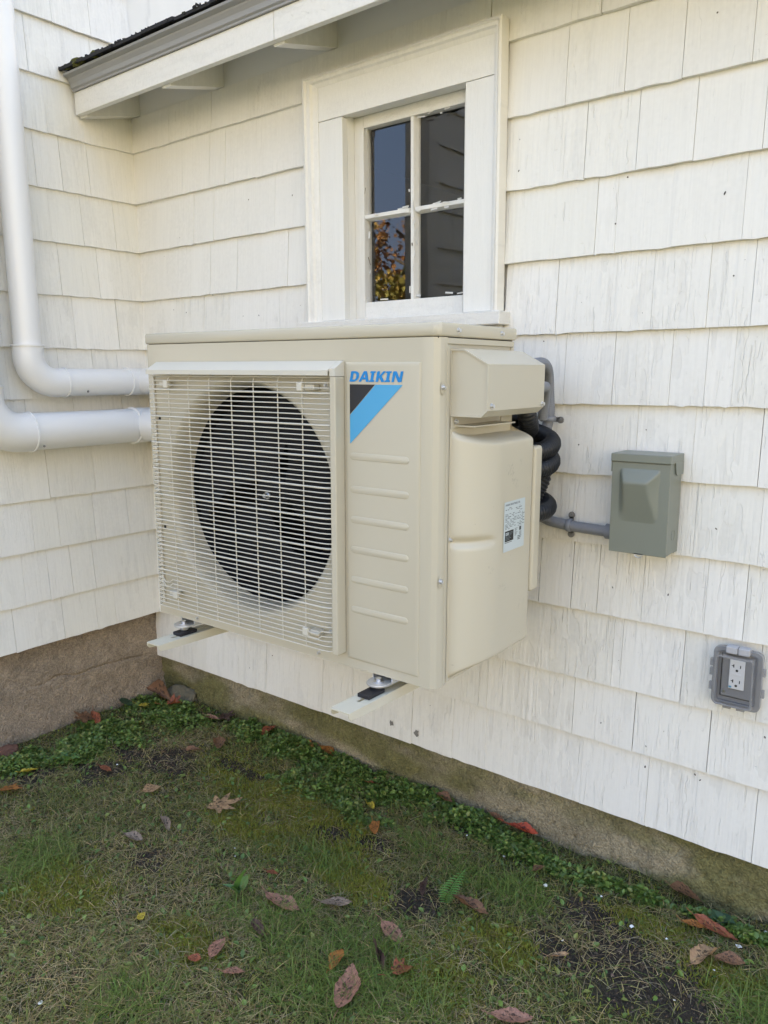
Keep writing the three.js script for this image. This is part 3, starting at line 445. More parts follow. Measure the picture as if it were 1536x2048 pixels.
    q.globalAlpha = 1; q.fillStyle = '#101316'; q.fillRect(28, 300, 180, 108); q.fillStyle = '#c4cdcf'; q.fillRect(42, 316, 62, 26); q.fillStyle = '#101316'; q.fillRect(50, 325, 40, 7); q.fillStyle = '#7e8688'; for (let i = 0; i < 6; i++) q.fillRect(i < 2 ? 112 : 40, 318 + i * 14, i < 2 ? 80 : 120 - 30 * (i % 2), 5);
    q.fillStyle = '#3a4143'; for (let i = 0; i < 6; i++) q.fillRect(232, 296 + i * 14, 60 - 12 * (i % 3), 5); q.fillRect(330, 290, 42, 40); for (let i = 0; i < 3; i++) { q.fillRect(330, 342 + i * 13, 50, 5); q.fillRect(296, 384 + i * 16, 84 - 14 * i, 8); } q.fillRect(28, 416, 150, 6);
    const lt = new THREE.CanvasTexture(cv); lt.colorSpace = THREE.SRGBColorSpace; lt.anisotropy = 8;
    const lb = mesh('rating_label', new THREE.PlaneGeometry(0.098, 0.112), std(0xffffff, 0.5, { map: lt }), unit); lb.rotation.y = Math.PI / 2; lb.position.set(W + 0.0676, 0.3380, -0.2135);
  }
  mesh('rear_cover', rbox(W - 0.01, 1.002, 0.160, 0.506, -0.346, -0.3085, 0.008, 3), M.ivoryCover, unit);
  // feet of the unit
  for (const x of [0.120, 0.792]) {
    const f = group('foot', unit); const fs = new THREE.Shape(); fs.moveTo(x - 0.03, 0.06); fs.lineTo(x - 0.026, -0.010); fs.absarc(x, -0.012, 0.026, Math.PI, 0, false); fs.lineTo(x + 0.03, 0.06);
    mesh('foot_plate', new THREE.ExtrudeGeometry(fs, { depth: 0.003, bevelEnabled: true, bevelThickness: 0.0012, bevelSize: 0.0012, bevelSegments: 2 }).rotateX(-Math.PI / 2).translate(0, -0.014, 0).applyMatrix4(new THREE.Matrix4().makeTranslation(0, 0, 0.0)), M.zinc, f);
    mesh('foot_web', merge([box(x - 0.028, x - 0.025, -0.010, 0.002, -0.06, -0.002), box(x + 0.025, x + 0.028, -0.010, 0.002, -0.06, -0.002), box(x - 0.028, x + 0.028, -0.012, 0.0005, -0.062, -0.058)]), M.zinc, f);
    mesh('bolt', merge([cyl(0.013, 0.002, x, -0.0085, 0.012, 'y', 20), cyl(0.007, 0.006, x, -0.0045, 0.012, 'y', 6), cyl(0.012, 0.012, x, -0.020, 0.012, 'y', 16)]), M.steel, f);
  }
}
// two bracket arms on the wall
function bracket(x0, x1, tip, label) {
  const t = thing('wall_bracket', label, 'bracket', [(x0 + x1) / 2, 0.600, 0]); const w = (x1 - x0) / 2, th = 0.003;
  const top = shapeOf([[-w, 0], [w, 0], [w, tip], [-w, tip]]); const s = new THREE.Path(); s.moveTo(-0.0045, tip - 0.06); s.lineTo(0.0045, tip - 0.06); s.lineTo(0.0045, tip - 0.40); s.lineTo(-0.0045, tip - 0.40); top.holes.push(s);
  mesh('top_plate', new THREE.ExtrudeGeometry(top, { depth: th, bevelEnabled: false }).rotateX(Math.PI / 2), M.bracket, t);
  for (const k of [-1, 1]) mesh('flange', drawX([[0.006, -0.0001], [tip, -0.0001], [tip, -0.010], [tip - 0.006, -0.0165], [tip - 0.02, -0.0185], [0.25, -0.030], [0.006, -0.032]], k > 0 ? w : -w - th, k > 0 ? w + th : -w), M.bracket, t);
  mesh('wall_plate', rbox(-w - 0.004, w + 0.004, -0.033, 0.035, 0.0015, 0.0055, 0.001), M.bracket, t);
  mesh('rubber_pad', rbox(-0.017, 0.017, 0.0003, 0.0095, tip - 0.135, tip - 0.078, 0.002), M.black, t);
}
M.bracket = std(lin(0.66, 0.62, 0.50), 0.35);
bracket(0.908, 0.953, 0.682, 'ivory bracket arm under the fan guard end of the unit');
bracket(1.577, 1.624, 0.695, 'ivory bracket arm under the logo end of the unit');

// ---------------------------------------------------------------- pipes, conduit, disconnect and outlet on the wall
{
  const t = thing('refrigerant_line', 'black insulated refrigerant line coiled in loops behind the unit', 'pipe', [1.70, 0.95, 0.13]), pts = [];
  const P = (x, y, z) => V3(x - 1.70, y - 0.95, z - 0.13);
  pts.push(P(1.755, 1.235, 0.20), P(1.757, 1.20, 0.19), P(1.745, 1.172, 0.155), P(1.70, 1.160, 0.09));
  for (let i = 0; i <= 44; i++) { const a = -2.2 + i / 44 * (Math.PI * 2 * 2.05), yy = 1.148 - 0.088 * i / 44; pts.push(P(1.690 + 0.092 * Math.cos(a), yy + 0.016 * Math.cos(a + 2.5), 0.128 + 0.088 * Math.sin(a))); }
  mesh('upper_loops', tube(pts, 0.0225, 760, 14, 0.0013, 0.0068), M.rubber, t);
  mesh('riser', tube([P(1.742, 1.075, 0.09), P(1.750, 1.045, 0.10), P(1.744, 1.015, 0.115), P(1.735, 0.985, 0.12)], 0.026, 90, 14, 0.0012, 0.008), M.rubber, t);
  const low = []; for (let i = 0; i <= 30; i++) { const a = -1.9 + i / 30 * 6.6; low.push(P(1.692 + 0.088 * Math.cos(a), 0.982 - 0.010 * i / 30 + 0.012 * Math.cos(a + 2.6), 0.135 + 0.085 * Math.sin(a))); }
  mesh('lower_loop', tube(low, 0.0228, 340, 14, 0.0009, 0.0072), M.rubber, t);
  mesh('supply_tube', tube([P(1.60, 1.196, 0.23), P(1.68, 1.192, 0.19), P(1.71, 1.188, 0.15)], 0.018, 40, 12, 0.0006, 0.006), M.rubber, t);
}
{
  const t = thing('electrical_conduit', 'grey flexible conduit from the unit down to the grey disconnect box', 'conduit', [1.74, 0.916, 0.03]), P = (x, y, z) => V3(x - 1.74, y - 0.916, z - 0.03);
  mesh('hose', tube([P(1.775, 1.305, 0.27), P(1.770, 1.318, 0.20), P(1.752, 1.320, 0.10), P(1.738, 1.30, 0.05), P(1.731, 1.25, 0.028), P(1.732, 1.19, 0.025), P(1.71, 1.10, 0.025), P(1.690, 1.0, 0.025), P(1.70, 0.945, 0.025), P(1.735, 0.925, 0.025), P(1.80, 0.9165, 0.025), P(1.86, 0.9135, 0.025), P(1.9, 0.913, 0.027)], 0.0135, 520, 14, 0.0006, 0.0046), M.conduit, t);
  mesh('connector', merge([cyl(0.0195, 0.017, 0.166, -0.0025, -0.003, 'x', 12), cyl(0.0165, 0.010, 0.180, -0.0025, -0.003, 'x', 20)]), M.conduit, t); mesh('gasket', cyl(0.0175, 0.004, 0.1865, -0.0025, -0.003, 'x', 20), M.black, t);
  const ear = (x, y, z) => merge([box(x * 0.5 - 0.006, x * 0.5 + 0.006 + Math.abs(x) * 0.2, y * 0.6 - 0.006, y * 0.6 + 0.006, z - 0.002, z + 0.002), cyl(0.0085, 0.004, x, y, z, 'z', 16), cyl(0.0045, 0.004, x, y, z + 0.003, 'z', 12), cyl(0.0016, 0.003, x, y, z + 0.0042, 'z', 8)]);
  for (const [nm, x, y, rot] of [['a', 1.7985, 0.9167, 0], ['b', 1.733, 1.185, 1]]) {
    const c = group('clamp', t); c.position.copy(P(x, y, 0.012));
    mesh('strap', rot ? new THREE.TorusGeometry(0.0150, 0.0024, 6, 24).rotateX(Math.PI / 2).scale(1, 3, 1).translate(0, 0, 0.013) : new THREE.TorusGeometry(0.0150, 0.0024, 6, 24).rotateY(Math.PI / 2).scale(3, 1, 1).translate(0, 0, 0.013), M.conduit, c);
    mesh('ear', rot ? ear(0.026, -0.003, 0.002) : ear(0, 0.025, 0.002), M.clamp, c); mesh('ear', rot ? ear(-0.026, 0, 0.002) : ear(0, -0.025, 0.002), M.clamp, c);
  }
  mesh('second_elbow', tube([P(1.79, 1.262, 0.262), P(1.80, 1.268, 0.20), P(1.782, 1.262, 0.15), P(1.765, 1.23, 0.12), P(1.757, 1.19, 0.11)], 0.0125, 120, 12, 0.0005, 0.0046), M.conduit, t);
}
{
  const t = thing('disconnect_box', 'grey metal disconnect box with wedge shaped embossed cover', 'electrical box', [1.9965, 0.881, 0]), w = 0.0665;
  mesh('box_body', rbox(-w, w, 0.0, 0.222, 0.0015, 0.083, 0.002), M.greyBox, t);
  const lid = mesh('front_cover', rbox(-w - 0.0012, w + 0.0012, -0.001, 0.2135, 0.0834, 0.0872, 0.0012), M.greyBox, t), z = 0.0873;
  const o = [[-0.0465, 0.198], [0.0445, 0.198], [0.0405, 0.076], [-0.0485, 0.076]], i = [[-0.034, 0.1705], [0.024, 0.1705]], v = [...o.map(([x, y]) => [x, y, z]), ...i.map(([x, y]) => [x, y, z + 0.0235])];
  const rg = []; // facets of the wedge, rounded by subdividing and blending towards the neighbours
  { const n = 30, P = [], I = []; for (let b = 0; b <= n; b++) for (let a = 0; a <= n; a++) { const s = a / n, q = b / n, x = -0.049 + 0.095 * s, y = 0.0745 + 0.125 * q; const l = (x + 0.0475 + (y - 0.076) * -0.008) / 0.0135, r = ((0.0405 + (y - 0.076) * 0.033) - x) / (0.0005 + 0.020 * sstep(0, 1, (y - 0.076) / 0.0945)), tp = (0.198 - y) / 0.0275, bt = (y - 0.076) / 0.0945; const m = (u, k) => -Math.log(Math.exp(-u[0] * k) + Math.exp(-u[1] * k) + Math.exp(-u[2] * k) + Math.exp(-u[3] * k)) / k; const h = Math.max(0, Math.min(1, m([l * Math.max(0.15, bt), r * Math.max(0.02, bt), tp, bt], 14))); P.push(x, y, z + 0.0002 + 0.0235 * h); } for (let b = 0; b < n; b++) for (let a = 0; a < n; a++) { const k = b * (n + 1) + a; I.push(k, k + 1, k + n + 2, k, k + n + 2, k + n + 1); } const g = new THREE.BufferGeometry(); g.setAttribute('position', new THREE.Float32BufferAttribute(P, 3)); g.setIndex(I); g.computeVertexNormals(); mesh('embossed_wedge', g, M.greyBox, lid); }
  mesh('rain_cap', merge([rbox(-w - 0.0035, w + 0.0035, 0.2145, 0.2335, 0.0012, 0.0915, 0.002), drawX([[0.0012, 0.2155], [0.058, 0.2155], [0.050, 0.190], [0.044, 0.1855], [0.0012, 0.1855]], w + 0.0012, w + 0.0034), drawX([[0.0012, 0.2155], [0.088, 0.2155], [0.088, 0.190], [0.044, 0.1855], [0.0012, 0.1855]], -w - 0.0034, -w - 0.0012)]), M.greyBox, t);
  mesh('knockout', new THREE.TorusGeometry(0.0125, 0.0007, 6, 28).rotateY(Math.PI / 2).translate(w + 0.0002, 0.045, 0.040), M.greyBox, t);
  mesh('hasp', merge([new THREE.TorusGeometry(0.0085, 0.002, 8, 20, Math.PI).rotateZ(Math.PI).scale(1.1, 0.8, 1).translate(0.004, -0.0015, 0.0855), box(-0.006, 0.014, -0.0028, -0.0014, 0.082, 0.087)]), M.zinc, t); mesh('hasp_slot', box(-0.006, 0.0145, -0.0004, 0.0012, 0.0868, 0.0876), M.seam, t);
}
{
  const t = thing('outlet_box', 'weatherproof outlet under a clear plastic cover on the shingles', 'outlet', [2.2195, 0.535, 0]);
  const grey = std(lin(0.25, 0.25, 0.25), 0.5), white = std(lin(0.78, 0.78, 0.76), 0.35), hinge = std(lin(0.43, 0.43, 0.45), 0.4);
  const clear = new THREE.MeshPhysicalMaterial({ color: lin(0.88, 0.88, 0.90), roughness: 0.06, transmission: 1, thickness: 0, ior: 1.5, side: THREE.DoubleSide }), edge = new THREE.MeshPhysicalMaterial({ color: lin(0.62, 0.62, 0.63), roughness: 0.18, transmission: 0.72, thickness: 0, ior: 1.5, side: THREE.DoubleSide });
  mesh('base', rbox(-0.049, 0.049, 0.006, 0.136, 0.001, 0.012, 0.004), grey, t);
  const ring = (x0, x1, y0, y1, r, k) => { const s = new THREE.Shape(); s.moveTo(x0 + r, y0); s.lineTo(x1 - r, y0); s.quadraticCurveTo(x1, y0, x1, y0 + r); s.lineTo(x1, y1 - r); s.quadraticCurveTo(x1, y1, x1 - r, y1); s.lineTo(x0 + r, y1); s.quadraticCurveTo(x0, y1, x0, y1 - r); s.lineTo(x0, y0 + r); s.quadraticCurveTo(x0, y0, x0 + r, y0); return s; };
  const rim = ring(-0.052, 0.052, 0.0, 0.140, 0.016); rim.holes.push(ring(-0.043, 0.043, 0.009, 0.131, 0.010)); mesh('gasket_frame', new THREE.ExtrudeGeometry(rim, { depth: 0.010, bevelEnabled: true, bevelThickness: 0.0015, bevelSize: 0.0015, bevelSegments: 2, curveSegments: 8 }).translate(0, 0, 0.010), edge, t);
  mesh('device_plate', rbox(-0.034, 0.034, 0.022, 0.122, 0.0125, 0.0185, 0.003), grey, t); mesh('plate_groove', merge([box(-0.0365, -0.0345, 0.02, 0.124, 0.0121, 0.0131), box(-0.0345, 0.0345, 0.0195, 0.0215, 0.0121, 0.0131)]), M.seam, t);
  const rec = mesh('receptacle', rbox(-0.0168, 0.0168, 0.0445, 0.1155, 0.0186, 0.0225, 0.002), white, t);
  for (const y of [0.0985, 0.0620]) mesh('socket_slots', merge([box(-0.0085, -0.0062, y - 0.002, y + 0.0055, 0.0222, 0.0228), box(-0.0118, -0.0085, y + 0.0012, y + 0.0030, 0.0222, 0.0228), box(0.0062, 0.0082, y - 0.002, y + 0.0050, 0.0222, 0.0228), cyl(0.0029, 0.0006, 0, y - 0.0085, 0.0225, 'z', 14)]), M.seam, rec);
  mesh('test_buttons', merge([rbox(-0.011, -0.0005, 0.0775, 0.0825, 0.0222, 0.0232, 0.0004), rbox(0.0005, 0.011, 0.0775, 0.0825, 0.0222, 0.0232, 0.0004)]), white, rec);
  mesh('sticker', rbox(-0.0155, -0.0095, 0.0470, 0.0515, 0.0223, 0.0229, 0.0002), std(lin(0.12, 0.36, 0.52), 0.5), rec);
  mesh('screw', cyl(0.0032, 0.002, -0.026, 0.034, 0.0192, 'z', 14), M.steel, t);
  // clear bubble cover: front pane and four sloping sides
  { const a = [-0.0435, 0.0435, 0.0085, 0.1315, 0.0235], b = [-0.0385, 0.0385, 0.014, 0.1265, 0.050], q = (p) => [[p[0], p[2], p[4]], [p[1], p[2], p[4]], [p[1], p[3], p[4]], [p[0], p[3], p[4]]], A = q(a), B = q(b), P = [], tri = (...v) => v.forEach((k) => P.push(...k)); tri(B[0], B[1], B[2], B[0], B[2], B[3]); for (let i = 0; i < 4; i++) { const j = (i + 1) % 4; tri(A[i], A[j], B[j], A[i], B[j], B[i]); } const g = new THREE.BufferGeometry(); g.setAttribute('position', new THREE.Float32BufferAttribute(P, 3)); g.computeVertexNormals(); mesh('clear_cover', g, clear, t);
    const rimF = ring(-0.0405, 0.0405, 0.012, 0.1285, 0.010); rimF.holes.push(ring(-0.0380, 0.0380, 0.0145, 0.126, 0.008)); mesh('cover_rim', new THREE.ExtrudeGeometry(rimF, { depth: 0.0016, bevelEnabled: true, bevelThickness: 0.0008, bevelSize: 0.0008, bevelSegments: 2, curveSegments: 8 }).translate(0, 0, 0.0495), edge, t); }
  for (const x of [-0.012, 0.014]) mesh('hinge', rbox(x - 0.0125, x + 0.0125, 0.131, 0.148, 0.012, 0.034, 0.003), hinge, t);
  for (const [x, y] of [[-0.0565, 0.040], [-0.0565, 0.075], [-0.0565, 0.098], [0.0555, 0.045], [0.0555, 0.095]]) mesh('tab', rbox(x - 0.004, x + 0.004, y - 0.009, y + 0.009, 0.010, 0.0185, 0.001), edge, t);
  for (const x of [-0.018, 0.012]) mesh('tab', rbox(x - 0.009, x + 0.009, -0.0075, -0.0015, 0.010, 0.0185, 0.001), edge, t);
}
// two chipped patches of paint low on the shingles, bare grey wood showing

// ---------------------------------------------------------------- ground
const hgt = (x, z) => {
  const near = sstep(6, 3, Math.hypot(x - 1.2, z - 1)); const wall = sstep(0.10, 0.0, Math.min(x, z + 0.01)) * 0.008;
  return near * ((fbm(x * 5, z * 5, 120) - 0.5) * 0.030 + (fbm(x * 22, z * 22, 124) - 0.5) * 0.014) - wall * 0 + (1 - near) * (fbm(x * 0.3, z * 0.3, 128) - 0.5) * 0.2;
};
const spot = (px, py, r, q = r) => { const p = onGround(px, py); return [p.x, p.z, r, q]; };
const field = (list, x, z) => { let m = 0; for (const [cx, cz, a, b] of list) { const d = Math.hypot((x - cx) / a, (z - cz) / b) + (fbm(x * 16, z * 16, 133) - 0.5) * 1.5; m = Math.max(m, sstep(1.25, 0.45, d)); } return m; };
const SOIL = [spot(1260, 1930, 0.19, 0.13), spot(1180, 1830, 0.12, 0.06), spot(1350, 2010, 0.16, 0.1), spot(330, 1525, 0.13, 0.10), spot(200, 1545, 0.10, 0.10), spot(380, 1455, 0.06, 0.05), spot(660, 1665, 0.065, 0.05), spot(770, 1695, 0.08, 0.05), spot(290, 1900, 0.030, 0.03), spot(300, 1722, 0.05, 0.035), spot(830, 1800, 0.07, 0.06), spot(920, 1660, 0.05, 0.035), spot(60, 1560, 0.08, 0.12), spot(260, 1510, 0.12, 0.06), spot(1120, 1900, 0.07, 0.05), spot(75, 1960, 0.02, 0.02), spot(480, 1540, 0.12, 0.04)];
const COVER = [spot(330, 1430, 0.22, 0.09), spot(560, 1480, 0.26, 0.10), spot(700, 1540, 0.25, 0.13), spot(820, 1590, 0.22, 0.12), spot(930, 1640, 0.15, 0.07), spot(1010, 1690, 0.11, 0.05), spot(1110, 1738, 0.10, 0.035), spot(1215, 1770, 0.06, 0.022), spot(1290, 1800, 0.05, 0.018), spot(1430, 1850, 0.06, 0.018), spot(160, 1500, 0.10, 0.14), spot(60, 1525, 0.09, 0.12), spot(240, 1470, 0.14, 0.09), spot(1500, 1885, 0.06, 0.02), spot(640, 1590, 0.16, 0.06), spot(740, 1640, 0.12, 0.045)];
const MOSS = [spot(560, 1590, 0.28, 0.13), spot(640, 1640, 0.22, 0.11), spot(500, 1660, 0.16, 0.07), spot(1290, 1850, 0.12, 0.05), spot(1450, 1960, 0.12, 0.07), spot(860, 1960, 0.12, 0.08), spot(1000, 1900, 0.10, 0.07), spot(380, 1880, 0.10, 0.07), spot(700, 1760, 0.14, 0.06), spot(120, 1790, 0.14, 0.10)];
const LUSH = [spot(560, 1860, 0.08), spot(790, 1990, 0.12), spot(720, 1900, 0.10), spot(1040, 1790, 0.09, 0.06), spot(950, 1760, 0.10, 0.06), spot(270, 2010, 0.07), spot(620, 1985, 0.08), spot(1500, 2020, 0.12), spot(1310, 1960, 0.06, 0.04), spot(60, 1730, 0.12), spot(480, 1830, 0.06), spot(850, 1700, 0.12, 0.05), spot(640, 1730, 0.10, 0.05)];
{
  const nx = 330, nz = 300, P = [], C = [], UV = [], I = [];
  const warp = (s) => (s < 0.12 ? -40 + (s / 0.12) ** 0.35 * 39.8 : s > 0.85 ? 3.1 + ((s - 0.85) / 0.15) ** 3 * 80 : -0.2 + (s - 0.12) / 0.73 * 3.3);
  for (let j = 0; j <= nz; j++) for (let i = 0; i <= nx; i++) {
    const x = warp(i / nx), z = warp(j / nz), near = sstep(5, 3, Math.hypot(x - 1.2, z - 1)); P.push(x, hgt(x, z), z); UV.push(x, z);
    const soil = near ? field(SOIL, x, z) : 0, moss = near ? field(MOSS, x, z) : 0, cov = near ? field(COVER, x, z) : 0, n1 = fbm(x * 9, z * 9, 140), n2 = fbm(x * 45, z * 45, 143), n3 = fbm(x * 2, z * 2, 147);
    let c = [0.074 + 0.026 * n1, 0.068 + 0.028 * n1, 0.024 + 0.010 * n1]; const mix = (d, k) => { c = c.map((v, q) => v * (1 - k) + d[q] * k); };
    mix([0.092, 0.096, 0.024], sstep(0.40, 0.7, n3) * 0.8); mix([0.110, 0.118, 0.018], moss * 0.85); mix([0.040, 0.056, 0.014], cov * 0.7); mix([0.044, 0.033, 0.022], Math.max(soil, sstep(0.66, 0.76, n2) * 0.6));
    c = c.map((v) => v * (0.6 + 0.8 * n2)); C.push(...c);
  }
  for (let j = 0; j < nz; j++) for (let i = 0; i < nx; i++) { const a = j * (nx + 1) + i, b = a + 1, c = a + nx + 1, d = c + 1; I.push(a, c, b, b, c, d); }
  const g = new THREE.BufferGeometry(); g.setAttribute('position', new THREE.Float32BufferAttribute(P, 3)); g.setAttribute('color', new THREE.Float32BufferAttribute(C, 3)); g.setAttribute('uv', new THREE.Float32BufferAttribute(UV, 2)); g.setIndex(I); g.computeVertexNormals();
  const a = tileNoise(512, 170, 170, 401), b = tileNoise(512, 60, 60, 402), bump = dataTex(512, (k) => 0.6 * a[k] + 0.4 * b[k]), map = dataTex(512, (k) => 0.72 + 0.28 * a[k], true); for (const t of [bump, map]) t.repeat.set(2, 2);
  structure('ground', g, std(lin(1, 1, 1), 1, { vertexColors: true, map, bumpMap: bump, bumpScale: 0.012 }));
}
// ---------------------------------------------------------------- small growth: grass blades, dry thatch, moss, leafy ground cover
function scatter(name, label, category, geo, mat, want, n, place) {
  const im = new THREE.InstancedMesh(geo, mat, n), m = new THREE.Matrix4(), q = new THREE.Quaternion(), e = new THREE.Euler(), col = new THREE.Color(); let k = 0, guard = 0;
  while (k < n && guard++ < n * 40) { const x = rr(want[0], want[1]), z = rr(want[2], want[3]); const r = place(x, z); if (!r) continue; e.set(r.tx, r.ry, r.tz, 'YXZ'); q.setFromEuler(e); m.compose(V3(x, hgt(x, z) + (r.y || 0), z), q, V3(...r.s)); im.setMatrixAt(k, m); im.setColorAt(k, col.setRGB(...r.c)); k++; }
  im.count = k; im.name = name; im.castShadow = im.receiveShadow = true; scene.add(im); tag(im, label, category, null, 'stuff'); return im;
}
function bladeGeo(bend) { const P = [], N = 4; const at = (t) => [0.5 * (1 - t ** 1.6) + 0.02, t * (1 - 0.25 * bend * t), bend * t * t]; for (let i = 0; i < N; i++) { const [w0, y0, z0] = at(i / N), [w1, y1, z1] = at((i + 1) / N); P.push(-w0, y0, z0, w0, y0, z0, w1, y1, z1, -w0, y0, z0, w1, y1, z1, -w1, y1, z1); } const g = new THREE.BufferGeometry(); g.setAttribute('position', new THREE.Float32BufferAttribute(P, 3)); g.computeVertexNormals(); return g; }
const growth = std(lin(1, 1, 1), 0.75), AREA = [0.0, 2.9, 0.0, 2.3];
const inYard = (x, z) => x > 0.005 && z > -0.005;
const jitter = (c, k) => { const f = 1 + rr(-k, k); return [c[0] * f * rr(0.9, 1.1), c[1] * f, c[2] * f * rr(0.8, 1.2)]; };
scatter('lawn_grass', 'thin green grass blades growing through the thatch', 'grass', bladeGeo(0.8), growth, AREA, 110000, (x, z) => {
  const soil = field(SOIL, x, z), cov = field(COVER, x, z), lush = field(LUSH, x, z), patch = sstep(0.35, 0.7, fbm(x * 6, z * 6, 150));
  if (rnd() > (0.25 + 0.5 * patch + 0.9 * lush) * (1 - 0.93 * soil) * (1 - 0.85 * cov) * (1 - 0.6 * field(MOSS, x, z))) return null;
  const L = rr(0.018, 0.050) * (1 + 0.7 * lush), g = lush > 0.3 && rnd() < 0.8 ? [0.105, 0.160, 0.024] : rnd() < 0.65 ? [0.125, 0.150, 0.034] : [0.20, 0.175, 0.065];
  return { tx: rr(0.1, 1.35), tz: rr(-0.3, 0.3), ry: rr(0, 6.28), s: [rr(0.0011, 0.0023), L, L], c: jitter(g, 0.35) };
});
scatter('dry_thatch', 'tan dead grass stems lying over the lawn', 'thatch', bladeGeo(0.35), growth, AREA, 62000, (x, z) => {
  const soil = field(SOIL, x, z), cov = field(COVER, x, z), p = sstep(0.40, 0.62, fbm(x * 4 + 3, z * 4, 155)); if (rnd() > (0.20 + 0.7 * p) * (1 - 0.65 * field(MOSS, x, z)) * (1 - 0.62 * soil) * (1 - 0.93 * cov)) return null;
  const L = rr(0.02, 0.075), c = rnd() < 0.5 ? [0.36, 0.285, 0.135] : rnd() < 0.5 ? [0.28, 0.235, 0.135] : [0.18, 0.12, 0.06]; return { tx: rr(1.15, 1.62), tz: rr(-0.4, 0.4), ry: rr(0, 6.28), y: rr(0.001, 0.010), s: [rr(0.0008, 0.0017), L, L], c: jitter(c, 0.4) };
});
scatter('moss_cushion', 'bright yellow green moss among the grass', 'moss', bladeGeo(0.3), growth, AREA, 130000, (x, z) => {
  const m = field(MOSS, x, z), soil = field(SOIL, x, z); if (rnd() > (m * 0.95 + 0.05) * (1 - 0.9 * soil)) return null; const L = rr(0.005, 0.014); return { tx: rr(-0.5, 0.5), tz: rr(-0.6, 0.6), ry: rr(0, 6.28), s: [rr(0.0016, 0.0032), L, L], c: jitter(rnd() < 0.75 ? [0.215, 0.225, 0.022] : [0.21, 0.17, 0.035], 0.3) };
});
function ovalLeaf(n = 6, fold = 0.18) { const P = [], w = (t) => 0.5 * Math.sin(Math.PI * Math.pow(t, 0.8)) + 0.01; for (let i = 0; i < n; i++) { const a = i / n, b = (i + 1) / n, za = 0.28 * a - 0.30 * a * a, zb = 0.28 * b - 0.30 * b * b; for (const s of [-1, 1]) P.push(0, za, a, s * w(a), za + fold * w(a), a, s * w(b), zb + fold * w(b), b, 0, za, a, s * w(b), zb + fold * w(b), b, 0, zb, b); } const g = new THREE.BufferGeometry(); g.setAttribute('position', new THREE.Float32BufferAttribute(P, 3)); g.computeVertexNormals(); return g; }
scatter('leafy_ground_cover', 'low leafy green ground cover along the foundations', 'ground cover', ovalLeaf(), std(lin(1, 1, 1), 0.45), AREA, 46000, (x, z) => {
  const c = field(COVER, x, z) * (0.22 + 0.78 * sstep(0.32, 0.55, fbm(x * 13, z * 13, 160))), soil = field(SOIL, x, z); if (rnd() > (c + 0.012) * (1 - 0.8 * soil)) return null;
  const L = rr(0.007, 0.019), t = rnd(); return { tx: rr(-0.75, 0.25), tz: rr(-0.4, 0.4), ry: rr(0, 6.28), y: rr(0.001, 0.024) * (0.3 + 0.7 * c), s: [L * rr(0.5, 0.75), L, L], c: jitter(t < 0.5 ? [0.070, 0.125, 0.022] : t < 0.85 ? [0.115, 0.180, 0.032] : [0.17, 0.20, 0.045], 0.35) };
});
scatter('soil_crumbs', 'dark crumbs of soil and bits of bark', 'soil', new THREE.IcosahedronGeometry(1, 0), std(lin(1, 1, 1), 1), AREA, 9000, (x, z) => { const s = field(SOIL, x, z); if (rnd() > s + 0.04) return null; const r = rr(0.001, 0.0045); return { tx: rr(0, 3), tz: rr(0, 3), ry: rr(0, 6), y: 0, s: [r * rr(0.8, 1.8), r * rr(0.5, 1), r], c: jitter(rnd() < 0.8 ? [0.046, 0.035, 0.025] : [0.12, 0.085, 0.055], 0.4) }; });

